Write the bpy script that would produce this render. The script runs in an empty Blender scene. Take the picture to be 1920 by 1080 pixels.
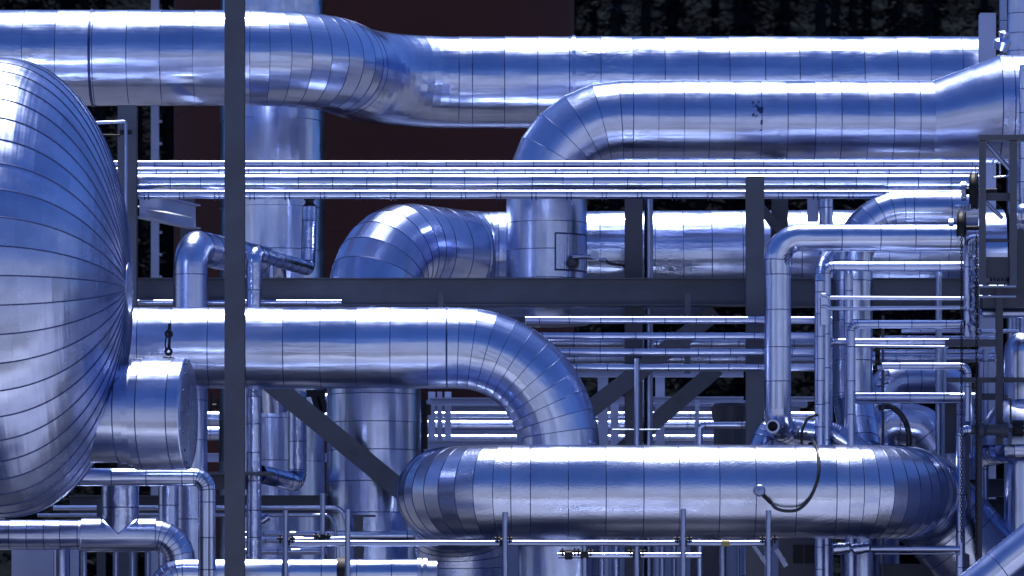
import bpy, math, random
from mathutils import Vector, noise, Matrix
random.seed(7)
R = math.radians
sc = bpy.context.scene
col = sc.collection
# ---------------------------------------------------------------- camera
K, D, HY, CZ = 0.007, 60.0, 1250.0, 1.7      # metres per photo pixel at Y=0, camera distance, horizon row, eye height
cam_d = bpy.data.cameras.new('camera'); cam = bpy.data.objects.new('camera', cam_d); col.objects.link(cam)
cam.location = (0, -D, CZ); cam.rotation_euler = (R(90), 0, 0)
cam_d.sensor_width = 36; cam_d.lens = 36 * D / (1920 * K)
cam_d.shift_y = (HY - 540) / 1920
cam_d.clip_end = 3000
cam_d.dof.use_dof = True; cam_d.dof.focus_distance = D - 1.6; cam_d.dof.aperture_fstop = 2.0
sc.camera = cam
# ---------------------------------------------------------------- sky, sun, exposure
SUN_EL, SUN_AZ = 75, -2                      # degrees; azimuth measured from +Y (away from the camera)
w = bpy.data.worlds.new("World"); sc.world = w; w.use_nodes = True
nt = w.node_tree; nt.nodes.clear()
sky = nt.nodes.new('ShaderNodeTexSky'); sky.sky_type = 'NISHITA'; sky.sun_disc = False
sky.sun_elevation = R(SUN_EL); sky.sun_rotation = R(SUN_AZ)
sky.ozone_density = 10.0; sky.air_density = 0.9; sky.dust_density = 2.0
bg = nt.nodes.new('ShaderNodeBackground'); bg.inputs['Strength'].default_value = 0.075
wo = nt.nodes.new('ShaderNodeOutputWorld')
tintn = nt.nodes.new('ShaderNodeVectorMath'); tintn.operation = 'MULTIPLY'; tintn.inputs[1].default_value = (0.66, 0.80, 1.09)   # clear deep-blue mountain air
nt.links.new(sky.outputs[0], tintn.inputs[0]); nt.links.new(tintn.outputs[0], bg.inputs[0]); nt.links.new(bg.outputs[0], wo.inputs[0])
sd = Vector((math.sin(R(SUN_AZ)) * math.cos(R(SUN_EL)), math.cos(R(SUN_AZ)) * math.cos(R(SUN_EL)), math.sin(R(SUN_EL))))
sun_d = bpy.data.lights.new('sun', 'SUN'); sun_d.energy = 5.0; sun_d.angle = R(0.53); sun_d.color = (1.0, 0.96, 0.9)
sun = bpy.data.objects.new('sun', sun_d); col.objects.link(sun)
sun.rotation_euler = (-sd).to_track_quat('-Z', 'Y').to_euler(); sun.location = (0, 0, 40)
sc.view_settings.view_transform = 'Standard'; sc.view_settings.look = 'None'
sc.view_settings.exposure = 0.62; sc.view_settings.gamma = 1.0
sc.cycles.use_denoising = True; sc.cycles.max_bounces = 8; sc.cycles.glossy_bounces = 5

def S(Y): return K * (D + Y) / D
def P(px, py, Y): return Vector(((px - 960) * S(Y), Y, CZ + (HY - py) * S(Y)))

# ---------------------------------------------------------------- materials
def newmat(name):
    m = bpy.data.materials.new(name); m.use_nodes = True
    return m, m.node_tree, m.node_tree.nodes['Principled BSDF']
def N(t, kind, **kw):
    n = t.nodes.new(kind)
    for k, v in kw.items(): setattr(n, k, v)
    return n
def ramp(t, src, a, b, lo, hi):
    mr = N(t, 'ShaderNodeMapRange'); t.links.new(src, mr.inputs[0])
    for i, v in enumerate((a, b, lo, hi)): mr.inputs[i + 1].default_value = v
    return mr.outputs[0]
ALU = (0.55, 0.645, 0.94)
def metal(name, base=ALU, r0=0.11, r1=0.20, wob=0.65, streak=0.4, stucco=0.0, crumple=0.0, var=0.10, haze=.38, rh=.39, ring=False):
    m, t, b = newmat(name); L = t.links.new
    b.inputs['Metallic'].default_value = 1
    uv = N(t, 'ShaderNodeUVMap'); uv.uv_map = 'UVMap'
    def nz(su, sv, detail=2, rough=.5):
        mp = N(t, 'ShaderNodeMapping'); mp.inputs['Scale'].default_value = (su, sv, 1); L(uv.outputs[0], mp.inputs[0])
        n = N(t, 'ShaderNodeTexNoise'); n.inputs['Scale'].default_value = 1; n.inputs['Detail'].default_value = detail
        n.inputs['Roughness'].default_value = rough; L(mp.outputs[0], n.inputs[0]); return n.outputs['Fac']
    at = N(t, 'ShaderNodeAttribute'); at.attribute_name = 'rnd'
    f = ramp(t, at.outputs['Fac'], 0, 1, 1 - var, 1.0)
    smudge = ramp(t, nz(1.6, 2.2, 5, .62), .35, .7, .80, 1.0)
    mul = N(t, 'ShaderNodeMath', operation='MULTIPLY'); L(f, mul.inputs[0]); L(smudge, mul.inputs[1])
    mx = N(t, 'ShaderNodeVectorMath', operation='SCALE'); mx.inputs[0].default_value = base; L(mul.outputs[0], mx.inputs['Scale'])
    L(mx.outputs[0], b.inputs['Base Color'])
    rr = ramp(t, nz(2.3, 3.1, 4, .6), .3, .7, r0, r1)
    ra = N(t, 'ShaderNodeMath', operation='MULTIPLY_ADD'); L(at.outputs['Fac'], ra.inputs[0]); ra.inputs[1].default_value = .06; L(rr, ra.inputs[2])
    L(ra.outputs[0], b.inputs['Roughness'])
    b2 = N(t, 'ShaderNodeBsdfAnisotropic', distribution='BECKMANN'); L(mx.outputs[0], b2.inputs['Color'])
    rb = N(t, 'ShaderNodeMath', operation='ADD'); L(ra.outputs[0], rb.inputs[0]); rb.inputs[1].default_value = rh - (r0 + r1) / 2 - .03; L(rb.outputs[0], b2.inputs['Roughness'])
    ms = N(t, 'ShaderNodeMixShader'); ms.inputs[0].default_value = haze; L(b.outputs[0], ms.inputs[1]); L(b2.outputs[0], ms.inputs[2])
    L(ms.outputs[0], t.nodes['Material Output'].inputs['Surface'])
    def bump(h, strength, dist, prev):
        bp = N(t, 'ShaderNodeBump'); bp.inputs['Strength'].default_value = strength; bp.inputs['Distance'].default_value = dist
        L(h, bp.inputs['Height'])
        if prev is not None: L(prev, bp.inputs['Normal'])
        return bp.outputs[0]
    n = bump(nz(7.0, .5, 2) if ring else nz(.5, 6.0, 2), streak, .02, None)                 # long ripples that run with the sheet
    n = bump(nz(2.0, 2.6, 2), wob, .012, n)                     # soft oil-canning
    n = bump(nz(38, 3.0, 1), .10, .002, n)                      # rolling marks round the girth
    if not ring and not crumple:                                # dented places here and there
        dm = N(t, 'ShaderNodeMath', operation='MULTIPLY'); L(ramp(t, nz(.45, .8, 1), .56, .70, 0, 1), dm.inputs[0]); L(nz(4.5, 6.5, 3, .55), dm.inputs[1])
        n = bump(dm.outputs[0], .5, .03, n)
    if crumple: n = bump(nz(5.5, 4.5, 3, .6), crumple, .03, n)
    if stucco:
        v = N(t, 'ShaderNodeTexVoronoi'); v.inputs['Scale'].default_value = 48; L(uv.outputs[0], v.inputs['Vector'])
        n = bump(v.outputs['Distance'], stucco, .002, n)
    L(n, b.inputs['Normal']); L(n, b2.inputs['Normal'])
    return m
def paint(name, base, rough=.5, metallic=0.0, dirt=.25, scale=1.5, bump=.05, spec=.5):
    m, t, b = newmat(name); L = t.links.new
    tc = N(t, 'ShaderNodeTexCoord'); n = N(t, 'ShaderNodeTexNoise'); n.inputs['Scale'].default_value = scale
    n.inputs['Detail'].default_value = 6; n.inputs['Roughness'].default_value = .6; L(tc.outputs['Object'], n.inputs[0])
    f = ramp(t, n.outputs['Fac'], .35, .7, 1 - dirt, 1.0)
    mx = N(t, 'ShaderNodeVectorMath', operation='SCALE'); mx.inputs[0].default_value = base; L(f, mx.inputs['Scale'])
    L(mx.outputs[0], b.inputs['Base Color'])
    b.inputs['Metallic'].default_value = metallic
    L(ramp(t, n.outputs['Fac'], .3, .7, rough - .08, rough + .1), b.inputs['Roughness'])
    b.inputs['Specular IOR Level'].default_value = spec
    if bump:
        n2 = N(t, 'ShaderNodeTexNoise'); n2.inputs['Scale'].default_value = 25; L(tc.outputs['Object'], n2.inputs[0])
        bp = N(t, 'ShaderNodeBump'); bp.inputs['Strength'].default_value = bump; bp.inputs['Distance'].default_value = .004
        L(n2.outputs['Fac'], bp.inputs['Height']); L(bp.outputs[0], b.inputs['Normal'])
    return m
MT = dict(
    alu=metal('aluminium_cladding'),
    dull=metal('dull_aluminium_cladding', (0.47, 0.56, 0.86), .16, .26, .5, .3, rh=.47),
    soft=metal('satin_aluminium_cladding', (0.54, 0.63, 0.93), .15, .25, .4, .3),
    thin=metal('thin_pipe_cladding', (0.55, 0.64, 0.94), .12, .2, .3, .15, haze=.6, rh=.48),
    stucco=metal('embossed_aluminium_cladding', (0.60, 0.68, 0.92), .14, .22, .2, .15, stucco=.55),
    foil=metal('crumpled_foil_cladding', (0.54, 0.63, 0.93), .08, .18, .8, .3, crumple=.55, haze=.35),
    vessel=metal('vessel_cladding', (0.54, 0.63, 0.94), .17, .27, .3, .5, var=.16, ring=True, haze=.55, rh=.46),
    galv=metal('galvanised_tube', (0.34, 0.41, 0.64), .25, .4, .2, .1, rh=.47),
    seam=paint('dark_lap_seam', (0.035, 0.06, 0.19), .4, .6, .2, 6, 0),
    steel=paint('slate_painted_steel', (0.078, 0.092, 0.138), .55, 0, .32, 2.2),
    steel2=paint('dark_painted_steel', (0.045, 0.053, 0.09), .5, 0, .25, 2),
    pale=paint('pale_painted_steel', (0.38, 0.45, 0.70), .45, 0, .22, 1.4),
    shed=paint('blue_grey_sheeting', (0.17, 0.22, 0.40), .5, 0, .2, 1.0),
    white=paint('sunlit_face_white', (0.75, 0.77, 0.82), .5, 0, .35, 9.0),  # sunlit brightness of the bracket beam's face put into white
    iron=paint('black_iron', (0.011, 0.012, 0.02), .6, 0, .3, 6, spec=.3),
    cable=paint('black_rubber_cable', (0.018, 0.02, 0.03), .35, 0, .1, 8, 0),
    brown=paint('brown_tank_coating', (0.058, 0.021, 0.020), .7, 0, .25, .5, spec=.15),
    yellow=paint('yellow_tape', (0.22, 0.2, 0.08), .5, 0, .2, 4),
)
# ---------------------------------------------------------------- mesh helpers
class MB:
    def __init__(s): s.v = []; s.f = []; s.mi = []; s.uv = []; s.rn = []; s.sm = []
    def face(s, idx, uv=None, mi=0, rn=.5, sm=True):
        s.f.append(tuple(idx)); s.uv.extend(uv if uv else [(0, 0)] * len(idx)); s.mi.append(mi); s.rn.append(rn); s.sm.append(sm)
    def add(s, pts):
        b = len(s.v); s.v.extend(pts); return b
    def loft(s, rings, us, rad, mi=0, rn=.5, closed=True, sm=True):
        n = len(rings[0]); bs = [s.add(r) for r in rings]
        for i in range(len(rings) - 1):
            for j in range(n if closed else n - 1):
                k = (j + 1) % n; va, vb = j / n * 6.283 * rad, (j + 1) / n * 6.283 * rad
                s.face((bs[i] + j, bs[i] + k, bs[i + 1] + k, bs[i + 1] + j),
                       ((us[i], va), (us[i], vb), (us[i + 1], vb), (us[i + 1], va)), mi, rn, sm)
    def disc(s, ring, mi=0, flip=False, rn=.5):
        b = s.add(ring); idx = list(range(b, b + len(ring)))
        if flip: idx.reverse()
        s.face(idx, None, mi, rn, False)
    def obox(s, c, ax, ay, az, mi=0, rn=.5):
        c, ax, ay, az = map(Vector, (c, ax, ay, az))
        if ax.cross(ay).dot(az) < 0: az = -az
        p = [c + sx * ax + sy * ay + sz * az for sz in (-1, 1) for sy in (-1, 1) for sx in (-1, 1)]
        b = s.add(p)
        for q in ((0, 2, 3, 1), (4, 5, 7, 6), (0, 1, 5, 4), (2, 6, 7, 3), (0, 4, 6, 2), (1, 3, 7, 5)):
            s.face([b + i for i in q], ((0, 0), (0, .2), (.2, .2), (.2, 0)), mi, rn, False)
    def build(s, name, mats, parent=None, loc=None):
        me = bpy.data.meshes.new(name)
        off = Vector(parent['_w']) if parent is not None else (Vector(loc) if loc is not None else s.base())
        me.from_pydata([tuple(Vector(p) - off) for p in s.v], [], s.f)
        if not isinstance(mats, (list, tuple)): mats = [mats]
        for m in mats: me.materials.append(m)
        me.polygons.foreach_set('material_index', s.mi); me.polygons.foreach_set('use_smooth', s.sm)
        uvl = me.uv_layers.new(name='UVMap'); flat = [c for p in s.uv for c in p]; uvl.data.foreach_set('uv', flat)
        a = me.attributes.new('rnd', 'FLOAT', 'FACE'); a.data.foreach_set('value', s.rn)
        me.update()
        o = bpy.data.objects.new(name, me); col.objects.link(o)
        o['_w'] = tuple(off)
        if parent is not None: o.parent = parent
        else: o.location = off
        return o
    def base(s):
        xs = [p[0] for p in s.v]; ys = [p[1] for p in s.v]; zs = [p[2] for p in s.v]
        return Vector(((min(xs) + max(xs)) / 2, (min(ys) + max(ys)) / 2, min(zs)))
def tag(o, label=None, cat=None, group=None, kind=None):
    for k, v in (('label', label), ('category', cat), ('group', group), ('kind', kind)):
        if v: o[k] = v
    return o
def thing(name, loc, label, cat, group=None):
    o = bpy.data.objects.new(name, None); col.objects.link(o); o.location = loc; o['_w'] = tuple(loc); o.empty_display_size = .2
    return tag(o, label, cat, group)
def perp(d, up=Vector((0, 0, 1))):
    d = d.normalized()
    if abs(d.dot(up)) > .95: up = Vector((0, -1, 0))
    u = (up - d * up.dot(d)).normalized()
    return u, d.cross(u)
def ringpts(c, d, r, seg, u=None, v=None):
    if u is None: u, v = perp(d)
    return [c + r * (math.cos(a) * u + math.sin(a) * v) for a in (6.283185 * i / seg for i in range(seg))]
def lathe(mb, c, d, prof, seg=32, mi=0, rn=.5, smooth=True, cap0=False, cap1=False):
    """prof: (distance along d, radius) pairs"""
    d = d.normalized(); u, v = perp(d); acc = 0
    for i in range(len(prof) - 1):
        (x0, r0), (x1, r1) = prof[i], prof[i + 1]
        ra, rb = ringpts(c + d * x0, d, max(r0, 1e-4), seg, u, v), ringpts(c + d * x1, d, max(r1, 1e-4), seg, u, v)
        h = math.hypot(x1 - x0, r1 - r0); mb.loft([ra, rb], [acc, acc + h], max(r0, r1), mi, rn, True, smooth); acc += h
    if cap0: mb.disc(ringpts(c + d * prof[0][0], d, prof[0][1], seg, u, v), mi, True, rn)
    if cap1: mb.disc(ringpts(c + d * prof[-1][0], d, prof[-1][1], seg, u, v), mi, False, rn)
def dome(mb, c, d, r, h, seg=32, mi=0, n=8, rn=.5):
    d = d.normalized(); u, v = perp(d); rings = []; us = []
    for i in range(n + 1):
        t = i / n * math.pi / 2
        rings.append(ringpts(c + d * h * math.sin(t), d, max(r * math.cos(t), 1e-3), seg, u, v)); us.append(r * t)
    mb.loft(rings, us, r, mi, rn)
def stations(pts, bend, gores):
    out = [(pts[0], 's')]; el = 0
    for i in range(1, len(pts) - 1):
        a = (pts[i - 1] - pts[i]).normalized(); b = (pts[i + 1] - pts[i]).normalized()
        ang = math.pi - a.angle(b)
        Rb = bend[i - 1] if isinstance(bend, (list, tuple)) else bend
        ng = gores[i - 1] if isinstance(gores, (list, tuple)) else gores
        tl = Rb * math.tan(ang / 2)
        s0, s1 = pts[i] + a * tl, pts[i] + b * tl
        cen = pts[i] + (a + b).normalized() * (Rb / math.cos(ang / 2))
        v0, v1 = s0 - cen, s1 - cen
        ax = v0.cross(v1).normalized()
        el += 1
        for k in range(ng + 1):
            q = cen + Matrix.Rotation(ang * k / ng, 3, ax) @ v0
            out.append((q, 's' if k == 0 else 'e%d' % el))
    out.append((pts[-1], 's'))
    return out    # (point, kind of the segment that ENDS here)
def pipe(name, label, cat, pts, r, bend=.5, gores=8, seam=.5, mat='alu', seg=48, group=None, seamw=.0125, seamh=.004,
         elbow_seams=True, cap0=False, cap1=False, wob=.003, rivets=False, phase=None, elbow_name='elbow'):
    st = stations(pts, bend, gores)
    ps = [s[0] for s in st]; kinds = [s[1] for s in st]
    dirs = [(ps[i + 1] - ps[i]).normalized() for i in range(len(ps) - 1)]
    nrm = [dirs[0]] + [(dirs[i - 1] + dirs[i]).normalized() for i in range(1, len(dirs))] + [dirs[-1]]
    u, v = perp(dirs[0]); frames = [(u, v)]
    for i in range(1, len(dirs)):
        q = dirs[i - 1].rotation_difference(dirs[i]); u, v = q @ u, q @ v; frames.append((u, v))
    angs = [6.2831853 * j / seg for j in range(seg)]
    sd0 = random.random() * 100
    def ring(i, c, n, rad):
        d = dirs[i]; u, v = frames[i]; o = []
        for a in angs:
            off = rad * (math.cos(a) * u + math.sin(a) * v); o.append(c + off - d * (off.dot(n) / d.dot(n)))
        return o
    def bay(mb, A, B, u0, L, rad, nsub, calm=False):
        rings, us = [], []
        jr = rad * random.uniform(-.002, .002); rn = random.random(); sdv = sd0 + random.random() * .8
        if calm: jr *= .3; sdv = sd0; rn = .35 + .3 * rn
        for k in range(nsub + 1):
            f = k / nsub; rg = []
            for j in range(seg):
                p = A[j].lerp(B[j], f); a = angs[j]
                if wob:
                    nn = noise.noise((math.cos(a) * 1.6, math.sin(a) * 1.6, (u0 + L * f) * .9 / max(rad, .1) * .5 + sdv))
                    cdir = (p - (cA.lerp(cB, f)))
                    p = p + cdir.normalized() * (wob * rad * nn * 1.6 + jr + (0 if calm else min(.003, rad * .01) * (1 - f)))
                rg.append(p)
            rings.append(rg); us.append(u0 + L * f)
        mb.loft(rings, us, rad, 0, rn)
    def bead(mb, i, c, n, uu):
        d = dirs[i]; w2 = seamw / 2 * (1 if kinds[i + 1] == 's' else .75); h = seamh
        rs = [(-w2, r - .002), (-w2 * .8, r + h), (w2 * .8, r + h), (w2, r - .002)]
        mb.loft([[p + d * x for p in ring(i, c, n, q)] for x, q in rs], [uu + x for x, q in rs], r, 1)
        if rivets:
            u, v = frames[i]
            for a in (2.05, ):
                off = r * (math.cos(a) * u + math.sin(a) * v)
                lathe(mb, c + off + d * .03, off, [(0, .016), (.008, .012), (.011, .002)], 6, 1)
    groups = []          # consecutive segments of one kind become one part
    for i in range(len(dirs)):
        kd = kinds[i + 1]
        if groups and groups[-1][0] == kd and kd != 's': groups[-1][1].append(i)
        else: groups.append((kd, [i]))
    single = len(groups) == 1
    root = None if single else thing(name, tuple(pts[0]), label, cat, group)
    mats = [MT[mat], MT['seam']]; uacc = 0; res = None
    for gi, (kd, segs) in enumerate(groups):
        mb = MB()
        for i in segs:
            a, b = ps[i], ps[i + 1]; L = (b - a).length
            if L < 1e-4: continue
            if kd == 's':
                cuts = [0.0]
                if seam:
                    x = seam * (phase if phase is not None and gi == 0 else random.uniform(.35, .75))
                    while x < L - .12 * seam:
                        cuts.append(x); x += seam * random.uniform(.93, 1.07)
                cuts.append(L)
                for ci in range(len(cuts) - 1):
                    x0, x1 = cuts[ci], cuts[ci + 1]
                    nA = nrm[i] if ci == 0 else dirs[i]; nB = nrm[i + 1] if ci == len(cuts) - 2 else dirs[i]
                    cA, cB = a + dirs[i] * x0, a + dirs[i] * x1
                    bay(mb, ring(i, cA, nA, r), ring(i, cB, nB, r), uacc + x0, x1 - x0, r, max(1, min(8, int((x1 - x0) / max(r * .45, .08)))) if wob else 1)
                    if seam and ci > 0: bead(mb, i, cA, dirs[i], uacc + x0)
                    if seam and ci == 0 and gi > 0: bead(mb, i, cA, nA, uacc)
                if i == 0 and cap0: mb.disc(ring(0, ps[0], nrm[0], r), 0, True)
                if i == len(dirs) - 1 and cap1: mb.disc(ring(i, ps[-1], nrm[-1], r), 0, False)
            else:
                cA, cB = a, b
                bay(mb, ring(i, a, nrm[i], r), ring(i, b, nrm[i + 1], r), uacc, L, r, 3, True)
                if (elbow_seams[int(kd[1:]) - 1] if isinstance(elbow_seams, (list, tuple)) else elbow_seams): bead(mb, i, a, nrm[i], uacc)
            uacc += L
        if not mb.f: continue
        if elbow_seams is False and kd != 's':          # pressed elbow: one smooth shell
            me_merge = True
        else: me_merge = False
        o = mb.build(name if single else ('straight_section' if kd == 's' else elbow_name), mats, root)
        if me_merge:
            import bmesh
            bm = bmesh.new(); bm.from_mesh(o.data); bmesh.ops.remove_doubles(bm, verts=bm.verts, dist=.0025 + r * .012); bm.to_mesh(o.data); bm.free()
        res = o
    if single: tag(res, label, cat, group); return res
    return root
def tube(name, pts, r, mat, parent=None, seg=10, label=None, cat=None, group=None, bend=.1, gores=5, smooth=True):
    """plain round bar / small tube as one mesh"""
    st = stations(pts, bend, gores) if len(pts) > 2 else [(p, 's') for p in pts]
    ps = [s[0] for s in st]; ps = [p for i, p in enumerate(ps) if i == 0 or (p - ps[i - 1]).length > 1e-5]
    mb = MB(); tube_into(mb, ps, r, seg)
    o = mb.build(name, MT[mat], parent)
    return tag(o, label, cat, group)
def tube_into(mb, ps, r, seg=8, mi=0, caps=True):
    dirs = [(ps[i + 1] - ps[i]).normalized() for i in range(len(ps) - 1)]
    u, v = perp(dirs[0]); rings = []; us = []; acc = 0
    for i, p in enumerate(ps):
        d = dirs[0] if i == 0 else dirs[-1] if i == len(ps) - 1 else (dirs[i - 1] + dirs[i]).normalized()
        if i > 0:
            pd = dirs[0] if i == 1 else (dirs[i - 2] + dirs[i - 1]).normalized()
            q = pd.rotation_difference(d); u, v = q @ u, q @ v; acc += (ps[i] - ps[i - 1]).length
        rings.append(ringpts(p, d, r, seg, u, v)); us.append(acc)
    mb.loft(rings, us, r, mi)
    if caps: mb.disc(rings[0], mi, True); mb.disc(rings[-1], mi)
def curve_pts(ctrl, n=10):
    """Catmull-Rom through ctrl"""
    c = [ctrl[0] * 2 - ctrl[1]] + list(ctrl) + [ctrl[-1] * 2 - ctrl[-2]]; out = []
    for i in range(1, len(c) - 2):
        for k in range(n):
            t = k / n; a, b, e, f = c[i - 1], c[i], c[i + 1], c[i + 2]
            out.append(.5 * ((2 * b) + (e - a) * t + (2 * a - 5 * b + 4 * e - f) * t * t + (3 * b - a - 3 * e + f) * t ** 3))
    return out + [ctrl[-1]]
def isection(mb, p0, p1, w, h, tf=.018, tw=.014, side=Vector((0, -1, 0)), mi=0):
    """I-section from p0 to p1; `side` is the direction of the web's height"""
    d = (p1 - p0); L = d.length; d.normalize(); hh = (side - d * side.dot(d)).normalized(); ww = d.cross(hh); c = (p0 + p1) / 2
    for s in (-1, 1): mb.obox(c + hh * s * (h / 2 - tf / 2), d * L / 2, hh * tf / 2, ww * w / 2, mi)
    mb.obox(c, d * (L / 2 - .003), hh * (h / 2 - tf + .001), ww * tw / 2, mi)
def steel(name, label, cat, p0, p1, w, h, side=(0, -1, 0), mat='steel', group=None, parent=None, plates=False):
    mb = MB(); isection(mb, p0, p1, w, h, side=Vector(side))
    o = mb.build(name, MT[mat], parent)
    return tag(o, label, cat, group)
def column(name, label, px0, px1, top, Y, mat='steel', group=None, depth=None, bottom=None):
    """upright H-section whose flange faces the camera; stands on a base plate on the ground"""
    s = S(Y); w = (px1 - px0) * s; x = ((px0 + px1) / 2 - 960) * s; ztop = CZ + (HY - top) * s; dp = depth or w
    root = thing(name, (x, Y, 0), label, 'column', group)
    mb = MB(); isection(mb, Vector((x, Y, .03)), Vector((x, Y, ztop)), w, dp); mb.build('shaft', MT[mat], root)
    mb = MB(); mb.obox((x, Y, .015), (w * .9, 0, 0), (0, dp * .9, 0), (0, 0, .015)); mb.build('base_plate', MT[mat], root)
    return root
def zrow(py, Y): return CZ + (HY - py) * S(Y)
def gz(px, Y): return Vector(((px - 960) * S(Y), Y, 0.0))
# ---------------------------------------------------------------- ground, hill, wood
def rp(px, Y): return px * S(Y)
def make_ground():
    m, t, b = newmat('gravel_ground'); L = t.links.new
    tc = N(t, 'ShaderNodeTexCoord')
    n1 = N(t, 'ShaderNodeTexNoise'); n1.inputs['Scale'].default_value = .12; n1.inputs['Detail'].default_value = 8; L(tc.outputs['Object'], n1.inputs[0])
    n2 = N(t, 'ShaderNodeTexNoise'); n2.inputs['Scale'].default_value = 6; n2.inputs['Detail'].default_value = 6; L(tc.outputs['Object'], n2.inputs[0])
    a = N(t, 'ShaderNodeMath', operation='MULTIPLY'); L(ramp(t, n1.outputs['Fac'], .35, .65, .7, 1.0), a.inputs[0]); L(ramp(t, n2.outputs['Fac'], .3, .7, .75, 1.0), a.inputs[1])
    mx = N(t, 'ShaderNodeVectorMath', operation='SCALE'); mx.inputs[0].default_value = (.35, .36, .43); L(a.outputs[0], mx.inputs['Scale'])
    L(mx.outputs[0], b.inputs['Base Color']); b.inputs['Roughness'].default_value = .9
    mb = MB(); n = 24; X = [-900 + 1800 * i / n for i in range(n + 1)]; Yv = [-900 + 960 * i / n for i in range(n + 1)]
    for j in range(n):
        mb.loft([[Vector((x, Yv[j], 0)) for x in X], [Vector((x, Yv[j + 1], 0)) for x in X]], [0, 1], 1, 0, .5, False, False)
    tag(mb.build('ground', m, None, (0, 0, 0)), kind='structure')
    # wooded slope behind the plant
    mh, t, b = newmat('forest_floor'); b.inputs['Specular IOR Level'].default_value = 0; b.inputs['Roughness'].default_value = .95
    tc = N(t, 'ShaderNodeTexCoord'); n1 = N(t, 'ShaderNodeTexNoise'); n1.inputs['Scale'].default_value = .4; n1.inputs['Detail'].default_value = 6
    t.links.new(tc.outputs['Object'], n1.inputs[0])
    mx = N(t, 'ShaderNodeVectorMath', operation='SCALE'); mx.inputs[0].default_value = (.008, .010, .013)
    t.links.new(ramp(t, n1.outputs['Fac'], .35, .65, .4, 1.0), mx.inputs['Scale']); t.links.new(mx.outputs[0], b.inputs['Base Color'])
    mb = MB(); rows = []
    for j in range(13):
        y = 34 + j * 12
        rows.append([Vector((x, y, -.3 + max(0, y - 34) * .42 + 1.5 * noise.noise((x * .03, y * .05, 1)))) for x in [-140 + 280 * i / 30 for i in range(31)]])
    mb.loft(rows, list(range(13)), 1, 0, .5, False)
    tag(mb.build('hill', mh, None, (0, 34, -.3)), kind='structure')
make_ground()
def strip(name, y0, y1, z, base, scale, mat_name):
    m, t, bs = newmat(mat_name); L = t.links.new
    tc = N(t, 'ShaderNodeTexCoord'); n1 = N(t, 'ShaderNodeTexNoise'); n1.inputs['Scale'].default_value = scale; n1.inputs['Detail'].default_value = 7; L(tc.outputs['Object'], n1.inputs[0])
    mx = N(t, 'ShaderNodeVectorMath', operation='SCALE'); mx.inputs[0].default_value = base; L(ramp(t, n1.outputs['Fac'], .35, .65, .65, 1.0), mx.inputs['Scale'])
    L(mx.outputs[0], bs.inputs['Base Color']); bs.inputs['Roughness'].default_value = .9
    mb = MB(); mb.loft([[Vector((x, y0, z)) for x in range(-120, 121, 20)], [Vector((x, y1, z)) for x in range(-120, 121, 20)]], [0, 1], 1, 0, .5, False, False)
    if z > .05: mb.loft([[Vector((x, y0, 0)) for x in range(-120, 121, 20)], [Vector((x, y0, z)) for x in range(-120, 121, 20)]], [0, 1], 1, 0, .5, False, False); mb.loft([[Vector((x, y1, z)) for x in range(-120, 121, 20)], [Vector((x, y1, 0)) for x in range(-120, 121, 20)]], [0, 1], 1, 0, .5, False, False)
    tag(mb.build(name, m, None, (0, y0, 0)), kind='structure')
strip('road', -19.5, -13.0, .008, (.05, .05, .055), .6, 'asphalt')
strip('kerb', -12.99, -12.6, .13, (.6, .6, .62), 2, 'kerb_concrete')
strip('kerb', -19.9, -19.51, .13, (.6, .6, .62), 2, 'kerb_concrete')
strip('pavement', -12.58, -10.4, .012, (.6, .6, .63), 1.2, 'pale_concrete')
strip('yard', -4.6, 30.0, .010, (.10, .10, .12), .35, 'shade_darkened_yard')  # yard painted dark for the shade under the rack that the pipes reflect
strip('road', -44, -31, .008, (.06, .06, .065), .6, 'far_asphalt')
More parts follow.
